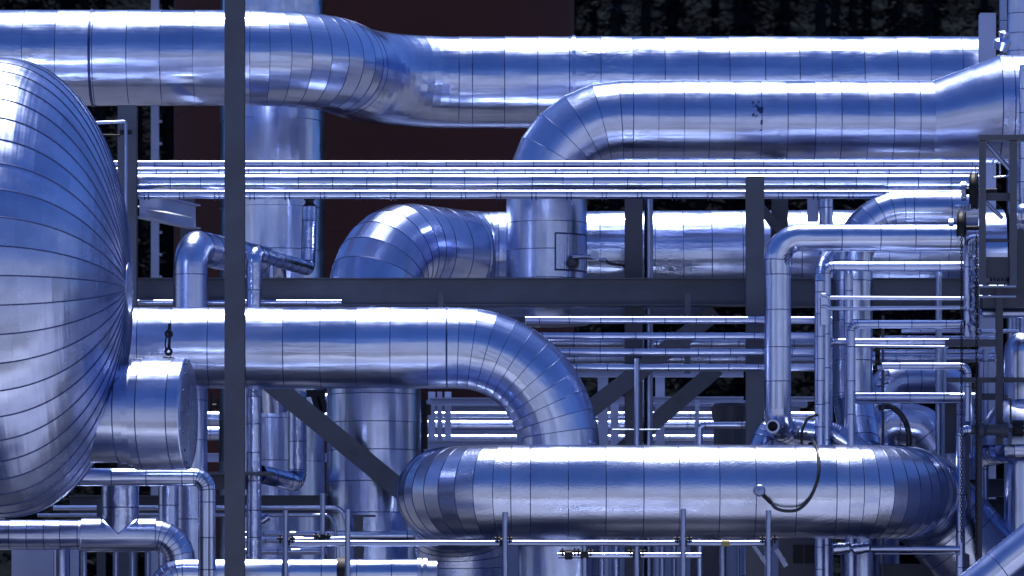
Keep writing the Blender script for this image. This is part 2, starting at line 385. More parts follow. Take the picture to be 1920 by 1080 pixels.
def make_wood():
    m, t, b = newmat('conifer_needles'); b.inputs['Roughness'].default_value = .8; b.inputs['Specular IOR Level'].default_value = .03
    at = N(t, 'ShaderNodeAttribute'); at.attribute_name = 'rnd'
    cr = N(t, 'ShaderNodeValToRGB'); cr.color_ramp.elements[0].color = (.004, .005, .009, 1); cr.color_ramp.elements[1].color = (.009, .012, .017, 1)
    t.links.new(at.outputs['Fac'], cr.inputs[0]); t.links.new(cr.outputs[0], b.inputs['Base Color'])
    mb = MB(); rg = random.Random(3)
    spots = []
    for j in range(5):
        y0 = 38 + j * 9
        hw = (y0 + 60) * .125 + 3; n = int(hw * 2 / 2.0)
        for i in range(n): spots.append((-hw + (i + .5) * 2 * hw / n + rg.uniform(-.9, .9), y0 + rg.uniform(-3.5, 3.5)))
    for x, y in spots:
        z0 = max(0, y - 34) * .42; H = rg.uniform(10, 16); rad = rg.uniform(1.7, 2.5); tone = rg.uniform(0, .55)
        tube_into(mb, [Vector((x, y, z0 - .4)), Vector((x, y, z0 + H * .95))], .12, 5, 0, False)
        z = z0 + .6; ph = rg.random() * 6
        while z < z0 + H:
            f = (z - z0) / H; rr = rad * (1 - f) ** .8 + .15; nb = 5 + int(6 * (1 - f)); ph += .7
            for k in range(nb):
                a = ph + 6.283 * k / nb + rg.uniform(-.25, .25); ln = rr * rg.uniform(.7, 1.15)
                dx, dy = math.cos(a), math.sin(a); nl = max(3, int(ln / .2))
                for q in range(nl):
                    e = (q + .6) / nl
                    for sgn in (-1, 1, 0):
                        wv = .2 * (1 - .5 * e) * rg.uniform(.6, 1.2)
                        c = Vector((x + dx * ln * e - dy * sgn * wv * .7, y + dy * ln * e + dx * sgn * wv * .7, z - .35 * ln * e * e + rg.uniform(-.12, .12) - (.0 if sgn else .1)))
                        t1 = Vector((dx - dy * sgn * .9 + rg.uniform(-.3, .3), dy + dx * sgn * .9 + rg.uniform(-.3, .3), rg.uniform(-.7, .1))).normalized()
                        t2 = t1.cross(Vector((rg.uniform(-.5, .5), rg.uniform(-.5, .5), 1))).normalized()
                        b0 = mb.add([c - t1 * wv, c + t2 * wv * .36, c + t1 * wv, c - t2 * wv * .36])
                        mb.face((b0, b0 + 1, b0 + 2, b0 + 3), None, 0, min(1, max(0, tone + rg.uniform(-.1, .45))), False)
            z += rg.uniform(.42, .62)
    tag(mb.build('forest', [m, MT['iron']], None, (0, 38, 0)), 'dark conifer wood covering the slope behind the whole plant', 'forest', kind='stuff')
make_wood()
def reflection_valley_side():
    m, t, bs = newmat('patchy_hazed_hillside'); L = t.links.new; bs.inputs['Roughness'].default_value = .95; bs.inputs['Specular IOR Level'].default_value = 0
    tc = N(t, 'ShaderNodeTexCoord'); n1 = N(t, 'ShaderNodeTexNoise'); n1.inputs['Scale'].default_value = .045; n1.inputs['Detail'].default_value = 5; L(tc.outputs['Object'], n1.inputs[0])
    cr = N(t, 'ShaderNodeValToRGB'); e = cr.color_ramp.elements; e[0].position = .44; e[0].color = (.03, .04, .05, 1); e[1].position = .54; e[1].color = (.30, .32, .38, 1)  # bluish haze painted into the pale patches
    L(n1.outputs['Fac'], cr.inputs[0]); L(cr.outputs[0], bs.inputs['Base Color'])
    mb = MB(); rows = []          # unseen valley wall added for reflections, round behind the camera and along both flanks
    for j in range(14):
        rr = 125 + j * 11; row = []
        for i in range(73):
            an = R(-200 + 220 * i / 72); x, y = rr * math.cos(an), rr * math.sin(an) - 10
            row.append(Vector((x, y, -.3 + j * 11 * .40 * (1 + .3 * noise.noise((x * .014, y * .014, 1))) + 3 * noise.noise((x * .03, y * .03, 5)) * min(1, j / 3))))
        rows.append(row)
    mb.loft(rows, list(range(14)), 1, 0, .5, False)
    tag(mb.build('hill', m, None, (0, -115, -.3)), kind='structure')
reflection_valley_side()

# ---------------------------------------------------------------- brown storage tank, far behind
def make_tank():
    Y = 15.0; s = S(Y); cx = (690 - 960) * s; r = 392 * s
    root = thing('storage_tank', (cx, Y + r, 0), 'huge dark brown round tank rising behind the pipes', 'tank')
    mb = MB(); c = Vector((cx, Y + r, 0)); H = 15.5
    z = 0
    for i in range(7):
        lathe(mb, c + Vector((0, 0, z)), Vector((0, 0, 1)), [(0, r), (H / 7 - .012, r)], 96, 0, random.random())
        lathe(mb, c + Vector((0, 0, z + H / 7 - .012)), Vector((0, 0, 1)), [(0, r), (.002, r + .006), (.010, r + .006), (.012, r)], 96, 0, .5); z += H / 7
    mb.build('shell', MT['brown'], root)
    mb = MB(); lathe(mb, c + Vector((0, 0, H)), Vector((0, 0, 1)), [(0, r + .05), (.12, r + .05), (.12, r), (1.2, .05)], 96); mb.build('roof', MT['brown'], root)
    # pale ladder rail standing off the shell at its edge
    tY = Y + r
    mb = MB(); x0 = (291 - 960) * S(tY)
    mb.obox((x0, tY, 7.6), (7.5 * S(tY), 0, 0), (0, .06, 0), (0, 0, 7.6))
    for i in range(40): mb.obox((x0 + 10.5 * S(tY), tY - .1, .4 + i * .38), (.03, 0, 0), (0, .03, 0), (0, 0, .02))
    mb.build('side_post', MT['pale'], root)
make_tank()

# ---------------------------------------------------------------- great horizontal vessel with its domed head
def make_vessel():
    Y = -5.5; s = S(Y); b = 430 * s; a = 240 * s; yaw = R(-2.2)
    c = P(2, 541, Y); ax = Vector((math.cos(yaw), math.sin(yaw), 0)); up = Vector((0, 0, 1)); sy = up.cross(ax)
    root = thing('pressure_vessel', (c.x - 2.0, c.y, 0), 'giant metal clad vessel with a domed head of fan shaped plates', 'vessel')
    G = 50; nt_, sub = 26, 4
    mb = MB(); seams = MB()
    def pt(t, ph, h=0, skew=0):
        rr = b * max(math.cos(t), 0) ** .9; x = a * math.sin(t) ** .9
        n = Vector((max(math.sin(t), .0) / a, math.cos(t) / b)).normalized()
        return c + ax * (x + n.x * h) + (rr + n.y * h) * (math.cos(ph) * sy + math.sin(ph) * up)
    tmax = R(86.0)
    rng = random.Random(5)
    for g in range(G):
        p0 = 2 * math.pi * (g + .22) / G; p1 = 2 * math.pi * (g + 1.22) / G
        bulge = rng.uniform(-.004, .010); cutset = sorted([0, 1] + [rng.uniform(.12, .3), rng.uniform(.4, .55), rng.uniform(.65, .8)])
        for q in range(len(cutset) - 1):
            f0, f1 = cutset[q], cutset[q + 1]; n_ = max(2, int((f1 - f0) * nt_)); rings = []; us = []; rn = rng.random(); lift = rng.uniform(-.002, .002)
            for i in range(n_ + 1):
                f = f0 + (f1 - f0) * i / n_; t = tmax * f; rg = []
                for k in range(sub + 1):
                    e = k / sub; ph = p0 + (p1 - p0) * e
                    rg.append(pt(t, ph, (bulge * 4 * e * (1 - e) + lift * math.sin(math.pi * e)) * math.cos(t)))
                rings.append(rg); us.append(f * 2.9)
            bs = [mb.add(r_) for r_ in rings]
            for i in range(n_):
                for k in range(sub):
                    vs = [(us[i], g * .34 + k * .085), (us[i], g * .34 + (k + 1) * .085), (us[i + 1], g * .34 + (k + 1) * .085), (us[i + 1], g * .34 + k * .085)]
                    mb.face((bs[i] + k, bs[i] + k + 1, bs[i + 1] + k + 1, bs[i + 1] + k), vs, 0, rn)
        # the dark lap between two plates, a raised strip tapering to the pole
        rings = []
        for i in range(nt_ * 2 + 1):
            t = tmax * i / (nt_ * 2); wd = .0085 / b / max(math.cos(t), .09)
            rings.append([pt(t, p0 - wd, -.002), pt(t, p0 - wd * .7, .007), pt(t, p0 + wd * .7, .007), pt(t, p0 + wd, -.002)])
        seams.loft(rings, [0] * len(rings), 1, 0, .5, False)
    mb.build('domed_head', MT['vessel'], root)
    seams.build('plate_seams', MT['seam'], root)
    # crown plate at the pole
    mb = MB(); lathe(mb, c + ax * (a * math.sin(tmax) ** .9 - .028), ax, [(0, b * .112), (.035, b * .112), (.045, b * .105), (.052, .01)], 40, 0, .9); mb.build('crown_plate', MT['alu'], root)
    # shell running away out of the picture
    mb = MB()
    for i in range(5):
        lathe(mb, c - ax * (.07 + i * 1.0), -ax, [(0, b + .004), (.986, b + .004)], 128, 0, random.random())
        lathe(mb, c - ax * (.07 + i * 1.0 + .986), -ax, [(0, b + .002), (.002, b + .01), (.012, b + .01), (.014, b + .002)], 128, 1)
    mb.build('shell', [MT['vessel'], MT['seam']], root)
    mb = MB(); lathe(mb, c - ax * .075, ax, [(0, b + .001), (0, b + .014), (.085, b + .012), (.085, b - .004)], 128, 0, .8); mb.build('knuckle_band', MT['alu'], root)
    # saddles on the ground
    for x in (1.0, 3.8):
        q = c - ax * x; mb = MB(); h = (q.z - b * .8) / 2
        mb.obox((q.x, q.y, h), ax * .2, sy * b * .75, Vector((0, 0, h))); mb.build('saddle', MT['steel'], root)
    # man-way nozzle low on the head
    d = Vector((math.cos(R(-6)), math.sin(R(-6)), 0)); n0 = P(120, 778, Y)
    def X(px): return ((px - 120) * s) / d.x
    mb = MB()
    lathe(mb, n0, d, [(0, 90 * s), (X(228) - .01, 90 * s)], 56, 0, .5); lathe(mb, n0 + d * X(227), d, [(0, 92 * s), (.002, 93.5 * s), (.010, 93.5 * s), (.012, 92 * s)], 56, 1)
    lathe(mb, n0 + d * (X(228)), d, [(0, 92 * s), (X(245) - X(228), 92 * s)], 56, 0, .8)
    lathe(mb, n0 + d * X(245), d, [(0, 92 * s), (0, 97 * s), (X(258) - X(245), 97 * s)], 56, 0, .6)
    mb.build('nozzle_neck', [MT['soft'], MT['seam']], root)
    mb = MB()
    lathe(mb, n0 + d * X(258), d, [(0, 92 * s), (0, 105 * s)], 64, 0, .9)
    for xa, xb in ((258, 272), (274, 329), (331, 352)): lathe(mb, n0 + d * X(xa), d, [(0, 105 * s), (X(xb) - X(xa), 105 * s)], 64, 0, random.random())
    for xa in (272, 329): lathe(mb, n0 + d * X(xa), d, [(0, 104 * s), (.002, 105.4 * s), (.011, 105.4 * s), (.013, 104 * s)], 64, 1)
    lathe(mb, n0 + d * X(352), d, [(0, 105 * s), (.012, 104 * s), (.03, 97 * s), (.036, 0)], 64, 0, .9)
    for k in range(16):
        a_ = 6.283 * k / 16; o_ = n0 + d * (X(352) + .018) + 100 * s * (math.cos(a_) * sy + math.sin(a_) * up); lathe(mb, o_, d, [(0, .014), (.016, .014), (.02, .002)], 6, 1)
    cover = mb.build('manway_cover', [MT['soft'], MT['seam']], root)
    q = P(316, 671, Y); mb = MB()          # lifting eye and shackle
    mb.obox(q, (.062, 0, 0), (0, .05, 0), (0, 0, .008))
    lathe(mb, q + Vector((0, -.025, .075)), Vector((0, 1, 0)), [(0, .02), (0, .05), (.05, .05), (.05, .02)], 18)
    tube_into(mb, [q + Vector((0, 0, .1)), q + Vector((.012, 0, .21)), q + Vector((.01, 0, .3))], .016, 8)
    lathe(mb, q + Vector((.004, -.03, .285)), Vector((0, 1, 0)), [(0, .018), (0, .05), (.06, .05), (.06, .018)], 16)
    tube_into(mb, [q + Vector((-.03, 0, .05)), q + Vector((-.04, 0, .17)), q + Vector((-.02, 0, .3)), q + Vector((.012, 0, .37))], .010, 6)
    tube_into(mb, [q + Vector((.012, 0, .34)), q + Vector((.014, 0, .41))], .02, 8)
    mb.build('lifting_shackle', MT['iron'], cover and root)
make_vessel()

# ---------------------------------------------------------------- the big clad pipes
# the big pipe that jogs back behind the faceted one
B = pipe('insulated_pipe', 'big top pipe that jogs backwards in two rounded bends', 'pipe',
     [P(-260, 109, 2.8), P(596, 109, 2.8), P(596, 109, 2.8) + Vector((.78, 2.62, 0)), P(1836, 155, 5.42)], rp(89, 2.8), [1.24, 1.5], [8, 10], .48, 'alu', 72, elbow_seams=[True, False])
mb = MB(); q = P(172, 109, 2.8); lathe(mb, q, Vector((1, 0, 0)), [(0, rp(89, 2.8)), (0, rp(91, 2.8)), (.035, rp(91, 2.8)), (.035, rp(89, 2.8))], 64, 0); mb.build('joint_band', MT['seam'], B)
mb = MB(); q = P(1072, 155, 5.42); lathe(mb, q, Vector((1, 0, 0)), [(0, rp(86, 5.4)), (0, rp(88.5, 5.4)), (.05, rp(88.5, 5.4)), (.05, rp(86, 5.4))], 64, 0); mb.build('joint_band', MT['alu'], B)
# middle pipe with the sweeping elbow
A = pipe('insulated_pipe', 'large pipe behind the manway nozzle, sweeping down in a long bend', 'pipe',
     [P(-60, 652.5, -1.0), P(1048, 652.5, -1.0), gz(1048, -1.0)], rp(76, -1.0), rp(188, -1.0), 11, .46, 'alu', 72)
mb = MB(); q = P(838, 652.5, -1.0); lathe(mb, q, Vector((1, 0, 0)), [(-.012, rp(75, -1)), (-.01, rp(77, -1)), (.012, rp(77, -1)), (.014, rp(75, -1))], 64); mb.build('joint_band', MT['seam'], A)
# faceted elbow pipe
q0 = P(1748, 227.5, 1.7)
Dp = pipe('insulated_pipe', 'big pipe with a faceted mitred elbow dropping behind the steel beam', 'pipe',
     [gz(1025, 1.7) + Vector((0, 0, zrow(600, 1.7))), P(1025, 227.5, 1.7), q0], rp(75.5, 1.7), rp(139, 1.7), 6, .36, 'soft', 64)
mb = MB(); r0 = rp(75.5, 1.7)
nose = []
for f in range(13):
    e = f / 12; cc = q0.lerp(P(1872, 205, 1.7), e); rr = rp(75.5 + (100 - 75.5) * e, 1.7); nose.append(ringpts(cc, Vector((1, 0, 0)), rr, 64))
mb.loft(nose, [i * .08 for i in range(13)], r0, 0, .4)
mb.build('flared_section', [MT['soft'], MT['seam']], Dp)
mb = MB()
for i, (xa, xb, rr) in enumerate(((1872, 1893, 101), (1895, 1916, 101), (1918, 1990, 101))):
    lathe(mb, P(xa, 205, 1.7), Vector((1, 0, 0)), [(0, rp(rr, 1.7)), (rp(xb - xa, 1.7), rp(rr, 1.7))], 64, 0, random.random())
    lathe(mb, P(xa - 2, 205, 1.7), Vector((1, 0, 0)), [(0, rp(rr - 1, 1.7)), (.002, rp(rr + 1, 1.7)), (.012, rp(rr + 1, 1.7)), (.014, rp(rr - 1, 1.7))], 64, 1)
mb.build('end_section', [MT['soft'], MT['seam']], Dp)
mb = MB(); q = P(1025, 600, 1.7); lathe(mb, q, Vector((0, 0, -1)), [(0, rp(80, 1.7)), (.06, rp(80, 1.7))], 48, 0, .5, True, True, True); mb.build('end_flange', MT['steel'], Dp)
mb = MB(); yq = 1.7 - rp(74, 1.7); rg = random.Random(4)
for i in range(16):
    t_ = rg.random(); q = P(1416 + rg.uniform(-9, 10), 195 + t_ * 62, 1.7); hgt = (q.z - P(0, 227.5, 1.7).z) / rp(75.5, 1.7)
    yy = 1.7 - rp(75.9, 1.7) * math.sqrt(max(.05, 1 - hgt * hgt)); q.y = yy
    nv = Vector((0, yy - 1.7, hgt * rp(75, 1.7))).normalized(); tv = nv.cross(Vector((1, 0, 0)))
    mb.obox(q, Vector((1, 0, rg.uniform(-.5, .5))).normalized() * rp(rg.uniform(.6, 3), 1.7), tv * rp(rg.uniform(.8, 4.5), 1.7), nv * .003)
mb.build('scuff_marks', MT['seam'], Dp)
# plate with the gauge on the vertical leg
rD = rp(75.5, 1.7); cD = P(1025, 478, 1.7)
def arc(a0, a1, y, off, n=10):
    return [Vector((cD.x + (rD + off) * math.sin(R(a0 + (a1 - a0) * i / n)), 1.7 - (rD + off) * math.cos(R(a0 + (a1 - a0) * i / n)), zrow(y, 1.7))) for i in range(n + 1)]
mb = MB(); mb.loft([arc(12, 73, 512, .016), arc(12, 73, 444, .016)], [0, .5], rD, 0, .95, False)
for y_ in (512, 444): mb.loft([arc(12, 73, y_, .0), arc(12, 73, y_, .016)], [0, .02], rD, 0, .5, False)
hp = mb.build('instrument_plate', MT['dull'], Dp)
mb = MB()
for y0, y1 in ((445.5, 442.5), (513.5, 510.5)): mb.loft([arc(11, 74, y0, .005), arc(11, 74, y0, .021), arc(11, 74, y1, .021), arc(11, 74, y1, .005)], [0, .01, .02, .03], rD, 0, .5, False)
for a0 in (11, 72.5): mb.loft([arc(a0, a0 + 1.6, y_, .0205, 1) for y_ in (512, 444)], [0, .5], rD, 0, .5, False)
mb.build('plate_edge', MT['seam'], hp)
yp = 1.7 - rD * math.cos(R(40)) - .012
mb = MB(); q = P(1073, 493, yp - .02); lathe(mb, q, Vector((0, -1, 0)), [(0, rp(13, yp)), (.03, rp(13, yp)), (.03, rp(8, yp)), (.09, rp(7, yp)), (.09, rp(3, yp)), (.13, rp(3, yp))], 20, 0, .5, True, False, True)
for k in range(6): lathe(mb, q + Vector((math.cos(k * 1.047) * rp(10.5, yp), -.03, math.sin(k * 1.047) * rp(10.5, yp))), Vector((0, -1, 0)), [(0, .012), (.014, .012), (.015, 0)], 6)
mb.build('thermowell', MT['steel2'], hp)
mb = MB(); tube_into(mb, [q + Vector((0, -.07, .07)), P(1098, 481, yp - .09), P(1112, 483, yp - .09)], rp(5, yp), 8)
lathe(mb, P(1115, 478, yp - .14), Vector((0, 1, 0)), [(0, rp(8, yp)), (.1, rp(8, yp))], 14, 0, .5, True, True, True)
lathe(mb, P(1123, 486, yp - .1), Vector((1, 0, -.2)), [(0, rp(4, yp)), (rp(9, yp), rp(4, yp)), (rp(9, yp), rp(6, yp)), (rp(13, yp), rp(6, yp))], 10, 0, .5, True, True, True)
mb.build('gauge_head', MT['galv'], hp)
mb = MB(); tube_into(mb, curve_pts([P(1134, 487, yp - .1), P(1145, 494, yp - .1), P(1165, 497, yp - .05), P(1184, 502, yp), P(1195, 514, yp), P(1197, 535, yp)], 8), rp(2.4, yp), 8)
mb.build('signal_cable', MT['cable'], hp)
# front pipe at the bottom: bends back at both ends
C_ = pipe('insulated_pipe', 'nearest big pipe, fat embossed cladding, bending back at both ends above the scaffold rail', 'pipe',
     [gz(808, -2.2) + Vector((.34, 2.5, 0)), P(808, 922, -2.2) + Vector((.34, 2.5, 0)), P(808, 922, -2.2), P(1692, 922, -2.2), P(1692, 922, -2.2) + Vector((.42, 1.75, 0)), P(1990, 1225, -.2)],
     rp(87.5, -2.2), [.9, rp(134, -2.2), rp(136, -2.2), .7], [8, 10, 10, 5], .475, 'stucco', 80, rivets=True)
# pipe rising then turning back behind the faceted pipe's leg
J = pipe('insulated_pipe', 'thick upright pipe whose rounded elbow turns back behind the faceted pipe', 'pipe',
     [gz(701, 1.5), P(701, 462, 1.5), P(701, 462, 1.5) + Vector((1.3, 1.7, 0)), P(1880, 479, 3.2)], rp(88, 1.5), [.78, .7], [7, 4], .4, 'alu', 64, rivets=True)
# tall crumpled pipe behind
I_ = pipe('insulated_pipe', 'tall upright pipe in smooth cladding standing before the brown tank', 'pipe',
     [gz(510, 7.2), P(510, -60, 7.2)], rp(99, 7.2), seam=.62, mat='alu', seg=64, wob=.007)
# elbow at lower right: angled pipe crossing the corner
pipe('insulated_pipe', 'smooth blue pipe slanting across the bottom corner nearest the camera', 'pipe',
     [P(1690, 1210, -5), P(1995, 962, -5)], rp(33, -5), seam=.62, mat='thin', seg=48)
# pipe with angled gores above the valve run
pipe('insulated_pipe', 'mid sized pipe with angled gore elbow, coming down behind the narrow risers', 'pipe',
     [P(1832, 395, .25), P(1599, 395, .25), P(1599, 752, .25), P(1614, 838, -.1), gz(1614, -.1)], rp(37, .25), [rp(96, .25), .35, .3], [7, 3, 2], .5, 'alu', 40)
# square-cornered riser with open stub
Lr = pipe('insulated_pipe', 'bright pipe turning from a level run to a riser with an open stub end', 'pipe',
     [P(1806, 446, -1.25), P(1458, 446, -1.25), P(1458, 800, -1.25), P(1458, 800, -1.25) + Vector((.35, 1.4, -.05))], rp(25, -1.25), [rp(42, -1.25), .24], [8, 5], .47, 'alu', 40, elbow_seams=False)
mb = MB(); q = P(1452, 803, -1.25); d = Vector((-.12, -1, .02)).normalized()
lathe(mb, q, d, [(.1, rp(13, -1.25)), (.34, rp(13, -1.25)), (.34, rp(9.5, -1.25)), (.2, rp(9.5, -1.25)), (.2, .001)], 24, 0); mb.build('open_stub', [MT['alu']], Lr)
mb = MB(); lathe(mb, q + d * .21, d, [(0, rp(9.4, -1.25)), (.002, .001)], 24); mb.build('bore_shade', MT['iron'], Lr)  # black disc painted in for the shade inside the open stub
mb = MB()
for k in range(5):
    a_ = R(200 + k * 16); c0 = P(1486, 474, -1.25 - rp(24, -1.25)); mb.obox(c0 + Vector((math.cos(a_) * .085, .012, -math.sin(a_) * .0 + math.sin(a_) * -.085 * -1)), Vector((math.cos(a_), 0, math.sin(a_))) * .07, (0, .006, 0), Vector((-math.sin(a_), 0, math.cos(a_))) * .005)
mb.build('elbow_crimps', MT['seam'], Lr)
pipe('insulated_pipe', 'short thick bent pipe peeping over the front pipe beside the open stub', 'pipe',
     [P(1420, 850, -1.0), P(1440, 800, -.85), P(1560, 812, -.6), P(1620, 850, -.6)], rp(21, -1), .2, 4, .3, 'alu', 32)
# two risers that turn back by the left column
pipe('insulated_pipe', 'upright pipe with a smooth wrinkled elbow beside the bracket', 'pipe',
     [gz(357, -.12), P(357, 461, -.12), P(357, 461, -.12) + Vector((.9, 2.75, .0)), P(357, 461, -.12) + Vector((.98, 3.05, -2.0))], rp(32, -.12), [rp(42, -.12), .3], [9, 4], .55, 'soft', 40, elbow_seams=False)
Hh = pipe('insulated_pipe', 'slim riser turning back to a short vertical leg with a capped valve', 'pipe',
     [gz(476, -.1), P(476, 474, -.1), P(476, 474, -.1) + Vector((.60, 2.4, -.0)), P(476, 474, -.1) + Vector((.62, 2.45, .85))], rp(14, .2), [.14, .1], [6, 4], .36, 'foil', 28, elbow_seams=False)
q = P(476, 474, -.1) + Vector((.62, 2.45, .85)); mb = MB()
lathe(mb, q, Vector((0, 0, 1)), [(0, rp(14.5, 2.4)), (.05, rp(8, 2.4)), (.09, rp(8, 2.4)), (.09, rp(10.5, 2.4)), (.14, rp(10.5, 2.4))], 16, 0, .5, True, True, True); mb.build('cap_valve', MT['iron'], Hh)
tube('drain_tube', [P(498, 488, .9), P(509, 488, .9), P(509, 567, .9), P(492, 570, .9)], rp(4.2, .9), 'alu', None, 12, 'small bent drain tube hanging beside the slim riser', 'tube', bend=.06)
# ---------------------------------------------------------------- painted steelwork
column('steel_column', 'tall plain slate column crossing the whole picture in front of every pipe', 422, 459, -60, -4.6)
column('steel_column', 'slate column ending just above the bundle of thin level pipes', 1398.5, 1432, 332, .1)
column('steel_column', 'slate column half hidden by the vessel, holding up the big top pipe', 222, 257, 199, .1)
BY = .66
mb = MB()
def beam(label, x0, x1, y0, y1, Y, w=.22, mat='steel', group=None):
    s = S(Y); z0, z1 = zrow(y0, Y), zrow(y1, Y); mb = MB()
    isection(mb, Vector(((x0 - 960) * s, Y, (z0 + z1) / 2)), Vector(((x1 - 960) * s, Y, (z0 + z1) / 2)), w, abs(z0 - z1), side=Vector((0, 0, 1)))
    return tag(mb.build('steel_beam', MT[mat]), label, 'beam', group)
beam('long slate beam level behind the risers and under the faceted pipe leg', 258, 1398, 522, 574, BY)
beam('slate beam behind the narrow right hand risers', 1434, 1836, 522, 576, BY)
beam('slim blue grey beam tucked under the long slate beam', 480, 1332, 577, 593, BY + .6, .16, 'shed')
beam('deep slate beam low behind the slanting brace', 130, 702, 929, 962, 1.4, .2)
beam('short slate beam stub beside the bend of the front pipe', 700, 790, 933, 985, 2.0, .2)
beam('slate beam behind the corner pipe at the frame edge', 1848, 1990, 898, 932, 1.6, .2)
beam('dark beam under the corner slate beam with a row of rivets', 1848, 1990, 936, 1000, 2.6, .2, 'steel2')
def brace(label, a, b, Y, wpx, mat='steel'):
    p0, p1 = P(*a, Y), P(*b, Y); mb = MB(); d = (p1 - p0).normalized()
    hh = Vector((0, 1, 0)); isection(mb, p0, p1, rp(wpx, Y), .16, .014, .012, hh)
    q = p0.lerp(p1, .62); lathe(mb, q + Vector((0, -.09, 0)), Vector((0, -1, 0)), [(0, .035), (.02, .035), (.025, .005)], 8)
    return tag(mb.build('diagonal_brace', MT[mat]), label, 'brace')
brace('slanting slate brace falling toward the bend of the front pipe', (486, 700), (775, 938), .55, 37)
brace('upper of two slate braces climbing behind the long sweeping elbow', (1075, 792), (1342, 585), 1.0, 33)
brace('lower slate brace climbing toward the column from behind the upright tube', (1160, 850), (1345, 690), 1.5, 30)
steel('hanger_bracket', 'short hanger strap bolted under the long slate beam by the column', 'bracket', P(1289, 550, .2), P(1289, 700, .2), rp(11, .2), .1)
steel('hanger_bracket', 'small strap stub above the middle pipe', 'bracket', P(827, 549, .35), P(827, 577, .35), rp(10, .35), .08)
# bracket beam receding beside the column: an added tilted white plate makes its sunlit face
mb = MB(); p0, p1 = P(262, 384, .3), P(366, 407, 3.9)
isection(mb, p0, p1, .16, .34, side=Vector((0, 0, 1)))
tag(mb.build('bracket_beam', MT['pale']), 'pale bracket beam running back from the column by the vessel', 'beam')
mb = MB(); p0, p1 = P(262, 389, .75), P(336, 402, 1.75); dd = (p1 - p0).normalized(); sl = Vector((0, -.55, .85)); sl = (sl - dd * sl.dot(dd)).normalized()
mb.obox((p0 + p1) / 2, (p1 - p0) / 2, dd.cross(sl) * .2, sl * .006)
tag(mb.build('sunlit_face_plate', MT['white']), 'added tilted white plate for the sunlit face of the pale bracket beam', 'plate')
steel('steel_post', 'dark bolted post at the far end of the bracket beam', 'post', gz(352, 4.1), P(352, 366, 4.1), rp(26, 4.1), .2, mat='steel2')
steel('steel_post', 'dark post behind the pipes with a slim upright tube beside it', 'post', gz(1188, 1.2), P(1188, 372, 1.2), rp(33, 1.2), .24, mat='steel2')
pipe('insulated_pipe', 'slim dark upright tube beside the dark post', 'pipe', [gz(1216, 1.3), P(1216, 372, 1.3)], rp(8.5, 1.3), seam=0, mat='galv', seg=20, wob=0)
steel('steel_post', 'pale notched post below the thin pipes near the column', 'post', P(1462, 470, 1.9), P(1462, 362, 1.9), rp(30, 1.9), .2, mat='steel2')
brace('dark brace leaning from the notched post to the column', (1425, 388), (1470, 442), 1.7, 16, 'steel2')
steel('hanger_post', 'pale stub post below the thin bundle, beside the notched post', 'post', P(1524, 415, 1.6), P(1524, 362, 1.6), rp(20, 1.6), .16, mat='pale')
pipe('insulated_pipe', 'short upright tube with a tapered top below the thin bundle', 'pipe', [gz(1549, 1.4), P(1549, 372, 1.4)], rp(13, 1.4), seam=.5, mat='soft', seg=28, cap1=True)
# pipe handles near the third column
tube('handrail', [P(170, 231, -.3), P(236, 228, -.3), P(236, 400, -.3)], rp(3.2, -.3), 'galv', None, 10, 'thin bent conduit running down the column by the vessel', 'conduit', bend=.03, gores=3)
mb = MB(); tube_into(mb, [P(188, 253, -.25), P(226, 254, -.25)], rp(2, -.25), 8); mb.obox(P(236, 248, -.22), (rp(11, 0), 0, 0), (0, .03, 0), (0, 0, rp(4, 0)))
tag(mb.build('conduit_clamp', MT['iron']), 'dark clamp holding the conduit to the column by the vessel', 'clamp')

# ---------------------------------------------------------------- bundle of thin level pipes
def hpipe(label, x0, x1, y, r, Y, seam=.38, mat='thin', group=None, seg=24, name='insulated_pipe'):
    return pipe(name, label, 'pipe', [P(x0, y, Y), P(x1, y, Y)], rp(r, Y), seam=seam, mat=mat, seg=seg, group=group, seamw=.012, cap0=True, cap1=True, wob=.002 if r > 6 else 0)
G1 = 'thin level pipes in the upper bundle'
hpipe('topmost thin pipe of the upper level bundle', 208, 1836, 307.5, 6.3, .68, .385, 'thin', G1)
hpipe('second thin pipe of the upper level bundle, wedged under the topmost', 212, 1836, 320.5, 6.2, .62, .40, 'thin', G1)
hpipe('thickest pipe of the upper level bundle', 216, 1836, 341, 14.2, .5, .43, 'alu', G1, 32)
e4 = thing('insulated_pipe', tuple(P(258, 364.5, .27)), 'lowest bright pipe of the upper level bundle with paired clamps', 'pipe', G1)
mb = MB(); tube_into(mb, [P(258 + i * 25, 364.5, .27) for i in range(64)], rp(8.3, .46), 24); mb.build('straight_section', [MT['soft'], MT['seam']], e4)
for i in range(24):
    mb = MB(); x = 275 + i * 66
    for dx in (-4, 4):
        if 1390 < x + dx < 1442: continue
        lathe(mb, P(x + dx, 364.5, .27), Vector((1, 0, 0)), [(-.006, rp(8.4, .46)), (-.006, rp(9.4, .46)), (.006, rp(9.4, .46)), (.006, rp(8.4, .46))], 20)
        mb.obox(P(x + dx, 373, .23), (.008, 0, 0), (0, .02, 0), (0, 0, .016))
    if mb.f: mb.build('pipe_clamp', MT['seam'], e4)
G2 = 'slim level pipes below the long beam'
for lab, y, r in (('first slim level pipe below the long slate beam', 600, 7.2), ('second slim level pipe below the long slate beam', 630, 6.8), ('third slim level pipe below the beam, crossing the braces', 660, 6.8), ('lowest slim level pipe below the beam, crossing the hanger tip', 689, 6.8)):
    hpipe(lab, 985, 1560, y, r, -.2, .405, 'thin', G2)
hpipe('wide satin pipe hiding behind the slim level pipes below the beam', 900, 1640, 643, 11, 2.6, .38, 'dull', None)
hpipe('ribbed satin tray tube lowest behind the slim level pipes', 900, 1640, 672, 13, 2.8, .36, 'dull', None)
